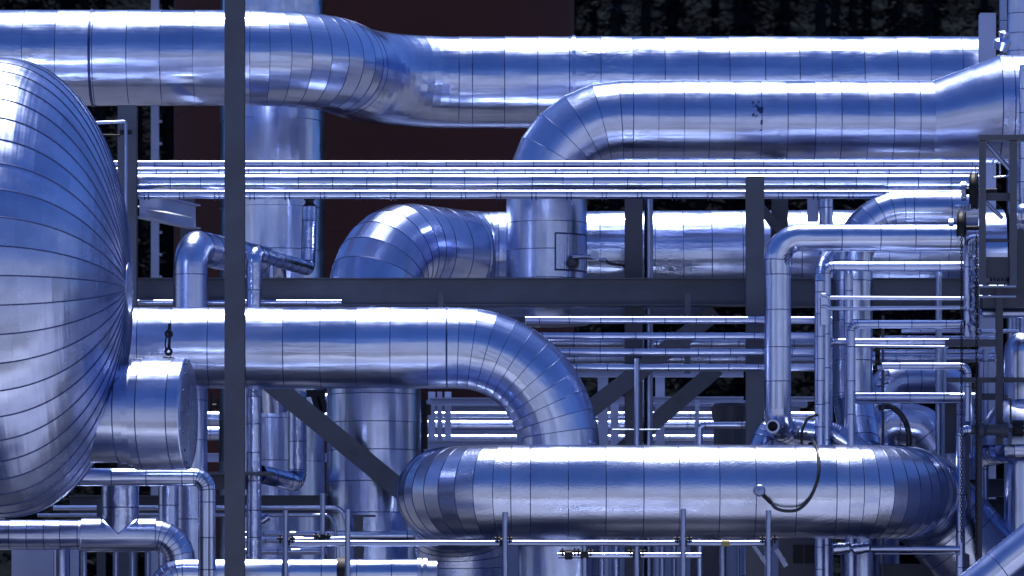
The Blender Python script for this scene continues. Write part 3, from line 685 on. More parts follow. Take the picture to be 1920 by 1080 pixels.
hpipe('slim pipe just above the middle pipe, running behind the upright elbow', 246, 640, 567, 5, .42, .9, 'thin', None)

# ---------------------------------------------------------------- narrow risers at the right
def npipe(label, pts, r, mat='thin', seam=.45, bend=.1, gores=4, seg=22, cap0=False, cap1=False, wob=0.002, es=False, group=None):
    return pipe('insulated_pipe', label, 'pipe', pts, r, bend, gores, seam, mat, seg, group, .012, .003, es, cap0, cap1, wob)
npipe('narrow pipe with crimped elbow, second level run below the bright pipe', [P(1806, 499.5, -.75), P(1549, 499.5, -.75), gz(1549, -.75)], rp(8.8, -.75), bend=rp(13, -.75), es=True)
npipe('outermost narrow riser in patched cladding, leaning back at its top', [P(1562, 465, -.2), P(1537, 500, -.8), gz(1537, -.8)], rp(10, -.8), 'soft', .3, .3, 4, es=True)
npipe('narrow pipe with crimped elbow below the two thin tubes', [P(1806, 608, -.95), P(1596, 608, -.95), gz(1596, -.95)], rp(7.8, -.95), bend=rp(12, -.95), es=True)
npipe('dull narrow pipe whose elbow tucks behind the crimped riser', [P(1778, 641, -.6), P(1554, 641, -.6), gz(1554, -.6)], rp(6.8, -.6), 'dull', bend=rp(11, -.6), es=True)
npipe('short round topped riser between the narrow pipes', [P(1591, 512, -.5), gz(1591, -.5)], rp(8, -.5), 'soft', .42)
npipe('bright narrow pipe bending down beside the hanging chain', [P(1654, 686.5, -.9), P(1815, 686.5, -.9), P(1815, 790, -.9)], rp(6.6, -.9), bend=rp(14, -.9), cap0=True)
npipe('narrow level pipe starting at the crimped riser, low in the cluster', [P(1604, 744.5, -.7), P(1828, 744.5, -.7)], rp(8.2, -.7), cap0=True, cap1=True)
npipe('slim tube under the low level pipe, bending down by the chain', [P(1604, 754, -.62), P(1822, 754, -.62), P(1822, 850, -.62)], rp(2.6, -.62), 'galv', 0, .1)
npipe('thin bright tube with a kinked end, upper of the pair', [P(1541, 553, -1.05), P(1548, 553, -1.05), P(1556, 558.5, -1.05), P(1806, 559.5, -1.05)], rp(3.4, -1.05), 'thin', 0, .03, 2, 12, True)
npipe('thin bright tube with a kinked end, lower of the pair', [P(1541, 574.5, -1.05), P(1548, 574.5, -1.05), P(1556, 579, -1.05), P(1806, 577, -1.05)], rp(3.4, -1.05), 'thin', 0, .03, 2, 12, True)
npipe('thin tube ending in mid air before the dark cross beam', [P(1604, 649, -.85), P(1778, 650.5, -.85)], rp(2.4, -.85), 'galv', 0, seg=12, cap0=True, cap1=True)
mb = MB(); q = P(1545, 563, -1.0)
mb.obox(q, (rp(6, -1), 0, 0), (0, .03, 0), (0, 0, rp(9, -1))); mb.obox(P(1544, 592, -1.0), (rp(5, -1), 0, 0), (0, .03, 0), (0, 0, rp(17, -1)))
tag(mb.build('tube_clip', MT['soft']), 'patch plate clip holding the two thin bright tubes', 'clip')
npipe('pale round topped vent standing behind the narrow level pipes', [gz(1760, -.1), P(1760, 512, -.1)], rp(6.2, -.1), 'galv', 0)
mb = MB(); dome(mb, P(1760, 512, -.1), Vector((0, 0, 1)), rp(7.5, -.1), rp(7, -.1), 20); lathe(mb, P(1760, 512, -.1), Vector((0, 0, -1)), [(0, rp(7.5, -.1)), (.05, rp(7.5, -.1))], 20)
tag(mb.build('vent_cap', MT['alu']), 'bright rounded cap on the pale vent', 'cap')
mb = MB(); dome(mb, P(1591, 512, -.5), Vector((0, 0, 1)), rp(8, -.5), rp(7, -.5), 20)
tag(mb.build('riser_cap', MT['alu']), 'small bright cap on the short riser between narrow pipes', 'cap')
npipe('second pale slim upright beside the round topped vent', [gz(1771, .1), P(1771, 640, .1)], rp(4, .1), 'galv', 0)
npipe('upright narrow pipe rising to the chain wheel valve', [P(1836, 448, -.95), P(1815, 448, -.95), P(1815, 632, -.95)], rp(8.5, -.95), 'soft', .55, rp(12, -.95))
npipe('lower upright pipe beside the chains, elbow joining the flanged valve', [P(1852, 806, -1.4), P(1801, 806, -1.4), gz(1801, -1.4)], rp(8.6, -1.4), 'soft', .47, rp(12, -1.4), es=True)
npipe('short level pipe with a round end behind the railing posts', [P(1843, 587, -.9), P(2000, 587, -.9)], rp(9, -.9), 'dull', .5)
mb = MB(); dome(mb, P(1843, 587, -.9), Vector((-1, 0, 0)), rp(9, -.9), rp(7, -.9), 20); tag(mb.build('end_cap', MT['dull']), 'round end cap of the short level pipe behind the railing', 'cap')
hpipe('slim level pipe crossing behind the vent and the chains, upper', 1690, 1990, 621, 4, .9, .5, 'thin')
hpipe('slim level pipe crossing behind the vent and the chains, middle', 1650, 1880, 634, 4.5, 1.0, .5, 'dull')
hpipe('slim level pipe crossing behind the vent, just over the bright bent pipe', 1650, 1866, 660, 4.5, 1.0, .5, 'dull')
hpipe('ribbed level tube behind the bright bent pipe', 1650, 1866, 671, 8, 1.2, .3, 'dull')
npipe('short upright tube with rounded head in the gap of the dark frame', [gz(1848, .4), P(1848, 655, .4)], rp(5.5, .4), 'galv', .5, cap1=True)
# thick rounded ducts behind the cluster
npipe('wide dark duct bending over behind the bright narrow pipe', [gz(1652, 1.6), P(1652, 700, 1.6) + Vector((0, 0, -.1)), P(1790, 712, 1.9), P(1800, 900, 2.0)], rp(34, 1.6), 'dull', .5, [.3, .3], 6, 36, es=False)
pipe('insulated_pipe', 'round dull duct bulging behind the black hose', 'pipe', [P(1640, 850, .9), P(1640, 785, .9), P(1730, 800, .9), P(1790, 880, .9)], rp(40, .9), [.28, .3], [6, 6], .6, 'dull', 40, elbow_seams=False)
tube('rubber_hose', curve_pts([P(1648, 765, -.2), P(1668, 762, -.25), P(1688, 776, -.3), P(1701, 800, -.3), P(1704, 832, -.3), P(1700, 870, -.3)], 8), rp(5.5, -.3), 'cable', None, 12, 'thick black hose arching behind the front pipe', 'hose', gores=1, bend=.001)
tube('rubber_hose', curve_pts([P(1504, 838, -.9), P(1504, 808, -.95), P(1515, 785, -1.0), P(1534, 777, -1.0)], 8), rp(2.8, -.9), 'cable', None, 10, 'thin black hose looping up to the narrow risers', 'hose', gores=1, bend=.001)
tube('drop_rod', [gz(1655.5, -.35), P(1655.5, 592, -.35)], rp(2.6, -.35), 'steel2', None, 8, 'thin dark rod upright in the gap of the narrow pipes', 'rod')
# small valve tree behind the rod
mb = MB()
for dx, dy, r_ in ((-5, 690, 5), (3, 684, 4), (8, 700, 6), (-2, 706, 7), (6, 716, 5), (-6, 720, 6)):
    q = P(1655 + dx, dy, -.1); lathe(mb, q, Vector((1, -.3, .2)), [(-.03, .01), (-.03, rp(r_, 0)), (.03, rp(r_, 0)), (.03, .01)], 12)
tube_into(mb, [P(1655, 676, -.1), P(1655, 735, -.1)], rp(3, 0), 8); mb.build
tag(mb.build('valve_tree', MT['alu']), 'small cluster of bright fittings at the start of the bent narrow pipe', 'valve')

# chain wheels, chains
def chain_wheel(label, px, py, Y, rpx):
    root = thing('chain_wheel', tuple(P(px, py, Y)), label, 'valve'); c = P(px, py, Y); r = rp(rpx, Y); d = Vector((1, -.16, 0)).normalized()
    mb = MB()
    lathe(mb, c, d, [(-.035, r * .78), (-.05, r), (-.02, r * .93), (.02, r * .93), (.05, r), (.035, r * .78), (-.035, r * .78)], 32); u, v = perp(d)
    for k in range(6):
        a_ = 6.283 * k / 6; e = math.cos(a_) * u + math.sin(a_) * v; tube_into(mb, [c + e * .03, c + e * r * .86], .012, 6)
    mb.build('rim', MT['iron'], root)
    mb = MB(); lathe(mb, c, d, [(-.14, .02), (-.14, .05), (.06, .05), (.06, .03), (.3, .03)], 16, 0, .5, True, True, True); mb.build('hub', MT['iron'], root)
    mb = MB()
    for k in range(4): 
        q = c + Vector((-.03 + .045 * k, -.05, r * .95)); tube_into(mb, [q, q + Vector((0, 0, .09))], .008, 6)
    mb.build('guide_fingers', MT['galv'], root)
    mb = MB(); lathe(mb, c, d, [(-.16, .05), (-.16, .13), (-.10, .13), (-.10, .05)], 20); mb.build('flange', MT['galv'], root)
chain_wheel('black chain wheel at the end of the bright level pipe', 1803, 428, -1.25, 33)
chain_wheel('black chain wheel behind the dark frame, above the other wheel', 1826, 358, -.6, 36)
def chain(label, px, y0, y1, Y, lean=0):
    mb = MB(); s = S(Y); z = zrow(y0, Y); z1 = zrow(y1, Y); k = 0; x = (px - 960) * s; L = .046
    while z > z1:
        ex = Vector((1, 0, 0)) if k % 2 else Vector((0, 1, 0)); c = Vector((x, Y, z - L / 2)); ps = []
        for j in range(8):
            a_ = 6.283 * j / 8; ps.append(c + ex * math.cos(a_) * .014 + Vector((0, 0, math.sin(a_) * L * .62)))
        nrm_ = ex.cross(Vector((0, 0, 1)))
        rings = []
        for j in range(9):
            q = ps[j % 8]; o = (q - c).normalized(); rings.append([q + o * .006, q + nrm_ * .006, q - o * .006, q - nrm_ * .006])
        mb.loft(rings, [0] * 9, 1); z -= L * .86; k += 1; x += lean * s
    tag(mb.build('hanging_chain', MT['iron']), label, 'chain', 'hanging chains of the wheel valves')
chain('hanging chain nearest the bright level pipe, dropping from the wheel', 1803, 440, 1010, -1.62)
chain('hanging chain beside it with a loose lower end, nearer the frame edge', 1831, 440, 1040, -1.5)

# flanged valve by the chains
vr = thing('flanged_valve', tuple(P(1856, 806, -1.4)), 'dark flanged valve with a handwheel near the frame edge', 'valve')
mb = MB(); q = P(1820, 806, -1.4); X1 = Vector((1, 0, 0))
lathe(mb, q, X1, [(0, rp(9, -1.4)), (.1, rp(9, -1.4)), (.1, rp(15, -1.4)), (.16, rp(15, -1.4)), (.2, rp(10, -1.4)), (.38, rp(12, -1.4)), (.42, rp(15, -1.4)), (.48, rp(15, -1.4)), (.48, rp(4, -1.4)), (.62, rp(4, -1.4))], 24, 0, .5, True, True, True); mb.build('valve_body', MT['steel2'], vr)
mb = MB(); c = P(1909, 803, -1.4)
lathe(mb, c, X1, [(-.05, .02), (-.05, rp(14, -1.4)), (.05, rp(14, -1.4)), (.05, .02)], 24)
for k in range(8):
    a_ = 6.283 * k / 8; e = Vector((0, math.cos(a_), math.sin(a_)))
    lathe(mb, c + e * rp(12, -1.4) - X1 * .07, X1, [(0, .015), (0, .022), (.14, .022), (.14, .0)], 6)
mb.build('bolted_flange', MT['iron'], vr)

# dark frame with ladder cage at the frame edge
fr = thing('platform_frame', tuple(P(1872, 540, -1.6)), 'dark steel platform frame with a perforated kick panel at the frame edge', 'frame')
Yf = -1.7
def fbox(name, x0, x1, y0, y1, Y, th, mat, parent):
    mb = MB(); c = P((x0 + x1) / 2, (y0 + y1) / 2, Y); mb.obox(c, (rp(abs(x1 - x0) / 2, Y), 0, 0), (0, th / 2, 0), (0, 0, rp(abs(y1 - y0) / 2, Y))); return mb.build(name, MT[mat], parent)
fbox('top_rail', 1834, 1985, 254.5, 264, Yf, .2, 'steel', fr)
fbox('frame_post', 1836, 1848, 265, 540, Yf, .09, 'steel', fr)
fbox('frame_post', 1893, 1906, 265, 540, Yf, .09, 'steel', fr)
fbox('cross_rail', 1849, 1892, 362, 376, Yf + .05, .05, 'steel2', fr)
fbox('cross_rail', 1849, 1892, 448, 454, Yf + .05, .05, 'steel2', fr)
fbox('kick_panel', 1849, 1892, 482, 520, Yf + .03, .02, 'steel2', fr)
mb = MB()
for i in range(5): mb.obox(P(1858 + i * 7, 524.5, Yf), (rp(2.4, Yf), 0, 0), (0, .012, 0), (0, 0, rp(3, Yf)))
mb.build('vent_slots', MT['iron'], fr)
fbox('kick_panel', 1849, 1892, 529, 540, Yf + .03, .02, 'steel2', fr)
fbox('kick_panel', 1907, 1985, 430, 540, Yf + .2, .02, 'steel2', fr)
mb = MB(); tube_into(mb, [P(1849, 268, Yf + .1), P(1893, 318, Yf + .1)], rp(4.5, Yf), 8); mb.build('knee_brace', MT['galv'], fr)
mb = MB(); tube_into(mb, [P(1848, 378, Yf + .2), P(1880, 410, Yf + .2)], rp(4, Yf), 8); mb.build('knee_brace', MT['galv'], fr)
mb = MB(); tube_into(mb, [P(1862, 330, Yf + .1), P(1862, 300, Yf + .1)], .012, 6); tube_into(mb, [P(1875, 328, Yf + .1), P(1875, 305, Yf + .1)], .012, 6); tube_into(mb, [P(1861, 333, Yf + .1), P(1891, 330, Yf + .1)], .014, 6); mb.build('sample_tubes', MT['alu'], fr)
mb = MB(); mb.obox(((2035 - 960) * K, -1.2, 2.7), (.03, 0, 0), (0, 3.6, 0), (0, 0, 2.7)); mb.build('reflection_screen', MT['shed'], fr)  # unseen wall added to darken reflections in the front pipe's bend
lf = thing('platform_frame', tuple(P(1868, 720, -1.2)), 'dark lower frame of posts and cross beams beneath the platform', 'frame')
fbox('cross_beam', 1772, 1866, 637, 649.5, -1.2, .1, 'steel2', lf)
fbox('frame_post', 1867, 1880, 540, 834, -1.2, .1, 'steel2', lf)
fbox('cross_beam', 1775, 1866, 708, 717, -1.1, .1, 'steel2', lf)
fbox('cross_beam', 1881, 1985, 708, 717, -1.1, .1, 'steel2', lf)
fbox('cross_beam', 1770, 1866, 738, 750, -.4, .1, 'steel2', lf)
fbox('deck_edge', 1840, 1985, 540, 578, -1.0, .4, 'steel2', lf)
fbox('frame_post', 1829, 1841, 717, 1082, -1.05, .1, 'steel2', lf)
fbox('frame_post', 1808, 1817, 815, 1082, -.9, .1, 'steel2', lf)
fbox('frame_post', 1772, 1793, 752, 850, -.2, .1, 'steel2', lf)
for y_ in (537, 556): hpipe('slim handrail tube beside the perforated panel, %s one' % ('upper' if y_ == 537 else 'lower'), 1836, 1905, y_, 2.6, -2.0, 0, 'galv')
# instrument fittings on the chain column
mb = MB(); rg = random.Random(11)
for i in range(26):
    q = P(1824 + rg.uniform(-5, 9), 470 + rg.uniform(0, 150), -1.1 + rg.uniform(-.05, .1)); d = Vector((rg.uniform(-1, 1), rg.uniform(-1, .2), rg.uniform(-1, 1)))
    lathe(mb, q, d, [(0, .01), (0, rg.uniform(.02, .05)), (rg.uniform(.03, .08), rg.uniform(.02, .05)), (.09, .01)], 8)
tube_into(mb, [P(1826, 455, -1.05), P(1826, 640, -1.05)], .03, 8)
tag(mb.build('fitting_stack', MT['galv']), 'upright stack of small metal fittings beside the chain', 'fittings')

# rounded vessel ends peeping in at the frame edge
def bulb(label, px, py, Y, r, xr, mat='soft'):
    mb = MB(); q = P(px, py, Y); dome(mb, q, Vector((-1, -.1, 0)), rp(r, Y), rp(xr, Y), 40); lathe(mb, q, Vector((1, .1, 0)), [(0, rp(r, Y)), (1.2, rp(r, Y))], 40)
    tag(mb.build('capped_pipe', MT[mat]), label, 'pipe')
bulb('rounded bright pipe end behind the platform frame', 1919, 404, -1.2, 23, 24, 'alu')
mb = MB(); q = P(1916, 660, -.5); dome(mb, q, Vector((0, 0, 1)), rp(33, .3), rp(37, .3), 40); lathe(mb, q, Vector((0, 0, -1)), [(0, rp(33, .3)), (rp(420, .3), rp(33, .3))], 40)
tag(mb.build('domed_riser', MT['alu']), 'bright domed upright pipe at the frame edge', 'pipe')
mb = MB(); q = P(1922, 825, -.5); dome(mb, q, Vector((0, 0, 1)), rp(86, -.3), rp(82, -.3), 56, 0, 14); lathe(mb, q, Vector((0, 0, -1)), [(0, rp(86, -.3)), (rp(12, 0), rp(86, -.3))], 56)
tag(mb.build('domed_vessel', MT['dull']), 'broad pale dome behind the flanged valve', 'vessel')
pipe('insulated_pipe', 'dark rounded pipe below the flanged valve', 'pipe', [P(2050, 838, -.9), P(1880, 842, -.9), P(1880, 842, -.9) + Vector((-.1, 1.2, 0))], rp(26, -.9), .3, 5, .4, 'foil', 36)
tube('gauge_line', [P(1880, 747, -1.6), P(1895, 747, -1.6), P(1895, 795, -1.6)], rp(1.8, -1.6), 'cable', None, 8, 'thin dark impulse line dropping to the flanged valve', 'tube', bend=.02, gores=2)
# stack and post at the upper edge
npipe('tall pale upright pipe rising at the upper corner', [gz(1912, 3.4), P(1912, -60, 3.4)], rp(24, 3.4), 'soft', .26, seg=40)
npipe('slim pale upright pipe beside the tall corner pipe', [P(1882, 100, 5.6), P(1882, -60, 5.6)], rp(9, 5.6), 'galv', .3, cap0=True)
npipe('bright slim riser nearest the frame edge above the platform', [gz(1922, .2), P(1922, 122, .2)], rp(11, .2), 'alu', .3, cap1=True)
steel('steel_post', 'pale post at the end of the top pipe by the upper corner', 'post', gz(1851, 4.6), P(1851, 26, 4.6), rp(30, 4.6), .2, mat='pale')
mb = MB(); lathe(mb, P(1876, 92, 2.4), Vector((.2, -.4, 1)), [(0, .02), (0, .1), (.12, .12), (.16, .05), (.24, .08), (.26, .01)], 16); tag(mb.build('lifting_lug', MT['alu']), 'bright lug on top of the flared pipe end', 'lug')

# ---------------------------------------------------------------- cable and knob on the front pipe
kr = thing('temperature_probe', tuple(P(1425, 921, -2.85)), 'round probe head with a looping black cable on the front pipe', 'sensor')
yF = -2.2 - rp(87.5, -2.2)
def cs(x, y):
    Y = -2.6
    for _ in range(6):
        z = zrow(y, Y) - zrow(922, -2.2); Y = -2.2 - math.sqrt(max(0, rp(87.5, -2.2) ** 2 - z * z)) - .035
    return P(x, y, Y)
mb = MB(); q = P(1425, 921, yF); lathe(mb, q + Vector((0, .03, 0)), Vector((-.1, -1, .05)), [(0, rp(9, yF)), (.03, rp(9, yF)), (.05, rp(11, yF)), (.12, rp(11, yF)), (.135, rp(9, yF)), (.14, .003)], 28); mb.build('probe_head', MT['galv'], kr)
mb = MB(); tube_into(mb, [P(1431, 928, yF - .07), P(1446, 943, yF - .06)], rp(4, yF), 10); mb.build('cable_gland', MT['iron'], kr)
mb = MB(); tube_into(mb, curve_pts([P(1445, 942, yF - .06), P(1455, 953, yF - .05), P(1474, 958, yF - .04), P(1497, 955, yF - .03), cs(1518, 935), cs(1532, 903), cs(1536, 873), cs(1533, 846), P(1527, 831, -2.24), P(1516, 815, -1.6), P(1510, 812, -1.2)], 8), rp(3.1, yF), 10); mb.build('probe_cable', MT['cable'], kr)

# ---------------------------------------------------------------- pipes low at the left
Q1 = pipe('insulated_pipe', 'low pipe with a pointed tee branch and a bend down at its end', 'pipe', [P(-60, 1003, -3.0), P(338, 1003, -3.0), gz(338, -3.0)], rp(28, -3), rp(48, -3), 7, .21, 'soft', 48)
mb = MB(); s3 = S(-3); q = P(153, 1003, -3.0); lathe(mb, q, Vector((1, 0, 0)), [(0, 27 * s3), (0, 32 * s3), (.004, 32.5 * s3), (.012, 32 * s3), (140 * s3, 32 * s3), (140 * s3 + .008, 32.5 * s3), (140 * s3 + .012, 27 * s3)], 48); mb.build('tee_collar', [MT['soft'], MT['seam']], Q1)
mb = MB(); rings = []; seg = 48; rB = 35.5 * s3; rC = 33 * s3; cx = P(225, 1003, -3.0)
top, bot = [], []
for j in range(seg):
    a_ = 6.283185 * j / seg; dx, dy = rB * math.cos(a_), rB * math.sin(a_)
    zz = abs(dx) / rB * rC * 1.0
    bot.append(cx + Vector((dx, dy if dy > 0 else dy * 1.0, zz))); top.append(cx + Vector((dx, dy, 118 * s3)))
mid = [b_.lerp(t_, .0) if b_.z > cx.z + 52 * s3 else Vector((b_.x, b_.y, cx.z + 52 * s3)) for b_, t_ in zip(bot, top)]
mb.loft([bot, mid], [0, .2], rB, 0, .3); mb.loft([mid, top], [.2, .5], rB, 0, .8)
lathe(mb, cx + Vector((0, 0, 50 * s3)), Vector((0, 0, 1)), [(0, rB), (.002, rB + .004), (.012, rB + .004), (.014, rB)], 48, 1)
rr_ = [cx + (p - cx) * 1.012 + Vector((0, 0, .006)) for p in bot]; mb.loft([bot, rr_, [p + Vector((0, 0, .014)) for p in bot]], [0, .01, .02], rB, 1)
mb.build('tee_branch', [MT['foil'], MT['seam']], Q1)
pipe('insulated_pipe', 'narrower pipe under the manway cover with a crimped elbow down', 'pipe', [P(120, 894.5, -3.9), P(388, 894.5, -3.9), gz(388, -3.9)], rp(16.5, -3.9), rp(24, -3.9), 6, .42, 'alu', 36)
pipe('insulated_pipe', 'lowest pipe rising from a rounded bend along the bottom edge', 'pipe', [gz(302, -3.5), P(302, 1076, -3.5), P(786, 1076, -3.5)], rp(28, -3.5), rp(42, -3.5), 7, .46, 'alu', 48, cap1=True)
mb = MB(); q = P(786, 1076, -3.5); lathe(mb, q, Vector((1, 0, 0)), [(-.02, rp(20, -3.5)), (-.02, rp(31, -3.5)), (.03, rp(31, -3.5)), (.03, rp(24, -3.5)), (.05, rp(24, -3.5)), (.05, rp(31, -3.5)), (.10, rp(31, -3.5)), (.10, rp(25, -3.5)), (.22, rp(25, -3.5))], 36); tag(mb.build('pipe_flange', MT['galv']), 'flange pair at the end of the lowest pipe', 'flange')
mb = MB(); q = P(640, 1074, -3.5); lathe(mb, q, Vector((1, 0, 0)), [(-.05, rp(20, -3.5)), (-.05, rp(29.5, -3.5)), (.05, rp(29.5, -3.5)), (.05, rp(20, -3.5))], 30); tag(mb.build('clamp_band', MT['iron']), 'black clamp band round the lowest pipe by a scaffold post', 'clamp')
pipe('insulated_pipe', 'upright pipe behind the tee, rising to the narrower pipe', 'pipe', [gz(316, -1.8), P(316, 905, -1.8)], rp(19, -1.8), seam=.4, mat='soft', seg=36)
pipe('insulated_pipe', 'dull upright pipe below the manway cover ending in a sweeping bend', 'pipe', [P(372, 735, .9), P(372, 845, .9), P(372, 845, .9) + Vector((-.1, -.8, -.02)), P(345, 905, .1)], rp(17, .9), [.2, .1], 5, .4, 'soft', 32)
for lab, x, r_, Y in (('stout upright pipe under the low tee pipe', 115, 15, -2.4), ('slim upright pipe under the tee, first of four', 157, 6, -2.6), ('slim upright pipe under the tee, second of four', 217, 5.5, -2.6), ('slim upright pipe under the tee, third of four', 248, 5.5, -2.6), ('slim upright pipe under the tee, fourth of four', 277, 5.5, -2.6)):
    pipe('insulated_pipe', lab, 'pipe', [gz(x, Y), P(x, 985, Y)], rp(r_, Y), seam=0, mat='galv' if r_ < 10 else 'dull', seg=24, wob=0)
mb = MB(); mb.obox(P(66, 1130, -1.6), (rp(44, -1.6), 0, 0), (0, .02, 0), (0, 0, rp(122, -1.6))); mb.obox(P(140, 1130, -1.6), (rp(8, -1.6), 0, 0), (0, .05, 0), (0, 0, rp(122, -1.6)))
tag(mb.build('cladding_panel', MT['pale']), 'flat pale panel behind the uprights at the bottom corner', 'panel')
steel('steel_post', 'dark narrow post between the slim uprights under the tee', 'post', gz(190, -1.2), P(190, 935, -1.2), rp(16, -1.2), .12, mat='steel2')
# H riser lower branch and small elbows
pipe('insulated_pipe', 'upright foil pipe with a crumpled elbow above the low beam', 'pipe', [P(558, 735, 1.9), P(558, 906, 1.9), P(485, 888, .9)], rp(17, 1.9), .16, 5, .42, 'foil', 32)
mb = MB(); mb.obox(P(428, 888.5, -.3), (rp(86, -.3), 0, 0), (0, .3, 0), (0, 0, rp(2.4, -.3)))
mb.obox(P(430, 905, .0), (rp(60, 0), 0, 0), (0, .02, 0), (0, 0, rp(13, 0)))
tag(mb.build('base_shelf', MT['steel']), 'flat steel shelf plate carrying the slim riser', 'shelf')
def sml(label, pts, r, Y, mat='galv', bend=.08): return npipe(label, [P(x, y, Y) for x, y in pts], rp(r, Y), mat, 0, bend, 5, 14, True, True, 0)
sml('bright conduit along the low beam bending down by the scaffold', [(100, 952), (640, 952), (656, 1000)], 4.5, .9, 'thin', .14)
sml('second conduit just below the bright one, bending to a drop tube', [(70, 966), (618, 966), (629, 985), (629, 1090)], 3.4, .7, 'galv', .1)
sml('stubby dull pipe with a lifted end beside the front column', [(462, 977), (490, 977), (503, 968)], 8, .5, 'dull', .08)
for i, (lab, x0, x1, y, r_, Y) in enumerate((('dim level pipe low behind the scaffold, upper', 440, 900, 1001, 5, 2.2), ('dim level pipe low behind the scaffold, middle', 440, 900, 1012, 6, 2.5), ('dim level pipe low behind the scaffold, lower', 440, 820, 1034, 6, 2.3), ('wide bright level pipe behind the boxed post', 600, 800, 1004, 9, .9))):
    hpipe(lab, x0, x1, y, r_, Y, .8, 'dull' if i < 3 else 'thin')
mb = MB(); mb.obox(P(683, 1025, 1.0), (rp(19, 1), 0, 0), (0, .12, 0), (0, 0, rp(56, 1))); mb.obox(P(683, 968, 1.0), (rp(22, 1), 0, 0), (0, .14, 0), (0, 0, rp(2, 1)))
tag(mb.build('boxed_post', MT['steel']), 'squat boxed slate post under the low beam', 'post')

# ---------------------------------------------------------------- scaffold of galvanised tube
sf = thing('scaffold_rail', tuple(P(985, 1017, -3.7)), 'long scaffold rail running under the front pipe, clamped to its posts', 'scaffold')
mb = MB(); tube_into(mb, [P(540 + i * 25, 1018.5 + math.sin(i) * .3, -3.7) for i in range(37)], rp(5.6, -3.7), 14); mb.build('tube', MT['galv'], sf)
mb = MB(); lathe(mb, P(1352, 1018.5, -3.7), Vector((1, 0, 0)), [(0, rp(6, -3.7)), (rp(16, -3.7), rp(6, -3.7))], 14); mb.build('yellow_tape', MT['yellow'], sf)
def clamp(parent, x, y, Y):
    mb = MB(); q = P(x, y, Y)
    lathe(mb, q + Vector((-.05, 0, 0)), Vector((1, 0, 0)), [(0, .03), (0, .052), (.1, .052), (.1, .03)], 10); mb.obox(q + Vector((0, .03, 0)), (.04, 0, 0), (0, .04, 0), (0, 0, .06))
    for sx in (-1, 1): tube_into(mb, [q + Vector((sx * .075, -.03, -.02)), q + Vector((sx * .075, -.03, .08))], .012, 6); tube_into(mb, [q + Vector((sx * .04, -.03, .04)), q + Vector((sx * .11, -.03, .04))], .02, 6)
    mb.build('clamp', MT['iron'], parent)
for x in (537, 944, 1281, 1441): clamp(sf, x, 1016, -3.7)
GP = 'upright scaffold posts'
for lab, x, top, Y in (('scaffold post at the outer end of the long rail', 535, 957, -3.82), ('scaffold post before the bend of the front pipe', 947, 960, -3.82), ('scaffold post under the middle of the front pipe', 1281, 954, -3.82), ('scaffold post below the probe head', 1441, 957, -3.82),
        ('scaffold post behind the rail with a coupler, above the black clamp band', 605, 925, -2.4), ('short scaffold post beside the bent conduit', 652, 955, -3.95), ('low scaffold post standing below the long rail', 1096, 1020, -3.4), ('low scaffold post clamped to the lower rail', 1194, 1026, -3.45)):
    tube('scaffold_post', [gz(x, Y), P(x, top, Y)], rp(5.2, Y), 'galv', None, 14, lab, 'scaffold', GP)
s2 = thing('scaffold_rail', tuple(P(1180, 1041, -3.3)), 'shorter bright scaffold rail below the long one', 'scaffold')
mb = MB(); tube_into(mb, [P(1046, 1041.5, -3.3), P(1314, 1041.5, -3.3)], rp(5.5, -3.3), 14); mb.build('tube', MT['alu'], s2)
for x in (1066, 1194, 1096): clamp(s2, x, 1040, -3.4)
s3_ = thing('scaffold_rail', tuple(P(600, 1012, -2.5)), 'scaffold rail stub between the two coupled posts', 'scaffold')
mb = MB(); tube_into(mb, [P(538, 1014, -2.5), P(650, 1011, -2.5)], rp(5.2, -2.5), 12); mb.build('tube', MT['galv'], s3_); clamp(s3_, 604, 1011, -2.5)
# uprights low below the front pipe
for lab, x, r_, Y, mat in (('lavender upright below the front pipe beside the scaffold post', 998, 12, .6, 'galv'), ('pale broad upright pipe below the front pipe', 1051, 39, .9, 'dull'), ('slim upright pair below the lower rail, brighter one', 1128, 5.5, .2, 'thin'), ('slim upright pair below the lower rail, wider one', 1154, 8, .3, 'dull'),
        ('upright pipe under the front pipe past the long rail middle', 1241, 6, .6, 'galv'), ('thin upright under the front pipe near the taped rail', 1264, 5, .8, 'galv'), ('upright pipe under the yellow taped rail', 1355, 7.5, .2, 'galv'), ('wider upright pipe below the probe head', 1402, 12, .3, 'soft'), ('slim upright below the yellow tape, behind', 1385, 3, .9, 'galv')):
    pipe('insulated_pipe', lab, 'pipe', [gz(x, Y), P(x, 960, Y)], rp(r_, Y), seam=.5 if r_ > 10 else 0, mat=mat, seg=28, wob=.002 if r_ > 10 else 0)
steel('steel_post', 'dark post behind the uprights below the front pipe', 'post', gz(1325, 1.6), P(1325, 960, 1.6), rp(60, 1.6), .2, mat='steel2')
brace('short bright brace under the probe cable', (1412, 1022), (1440, 1062), -1.0, 6, 'pale')
brace('bright slanted strut beside the dark window panel', (1455, 1030), (1474, 1062), -1.1, 8, 'pale')
mb = MB(); mb.obox(P(1506, 1100, .2), (rp(46, .2), 0, 0), (0, .02, 0), (0, 0, rp(100, .2)))
pn = mb.build('control_cabinet', MT['steel2']); tag(pn, 'dark cabinet with two black panes below the front pipe', 'cabinet')
for x in (1497, 1519): fbox('pane', x - 10, x + 9, 1022, 1056, .16, .01, 'iron', pn)
sml('level pipe low under the bend of the front pipe', [(1600, 1029), (1800, 1029)], 6, -1.6, 'dull')
sml('thin bright tube beneath the low level pipe', [(1640, 1038), (1800, 1038)], 1.8, -1.5, 'galv')
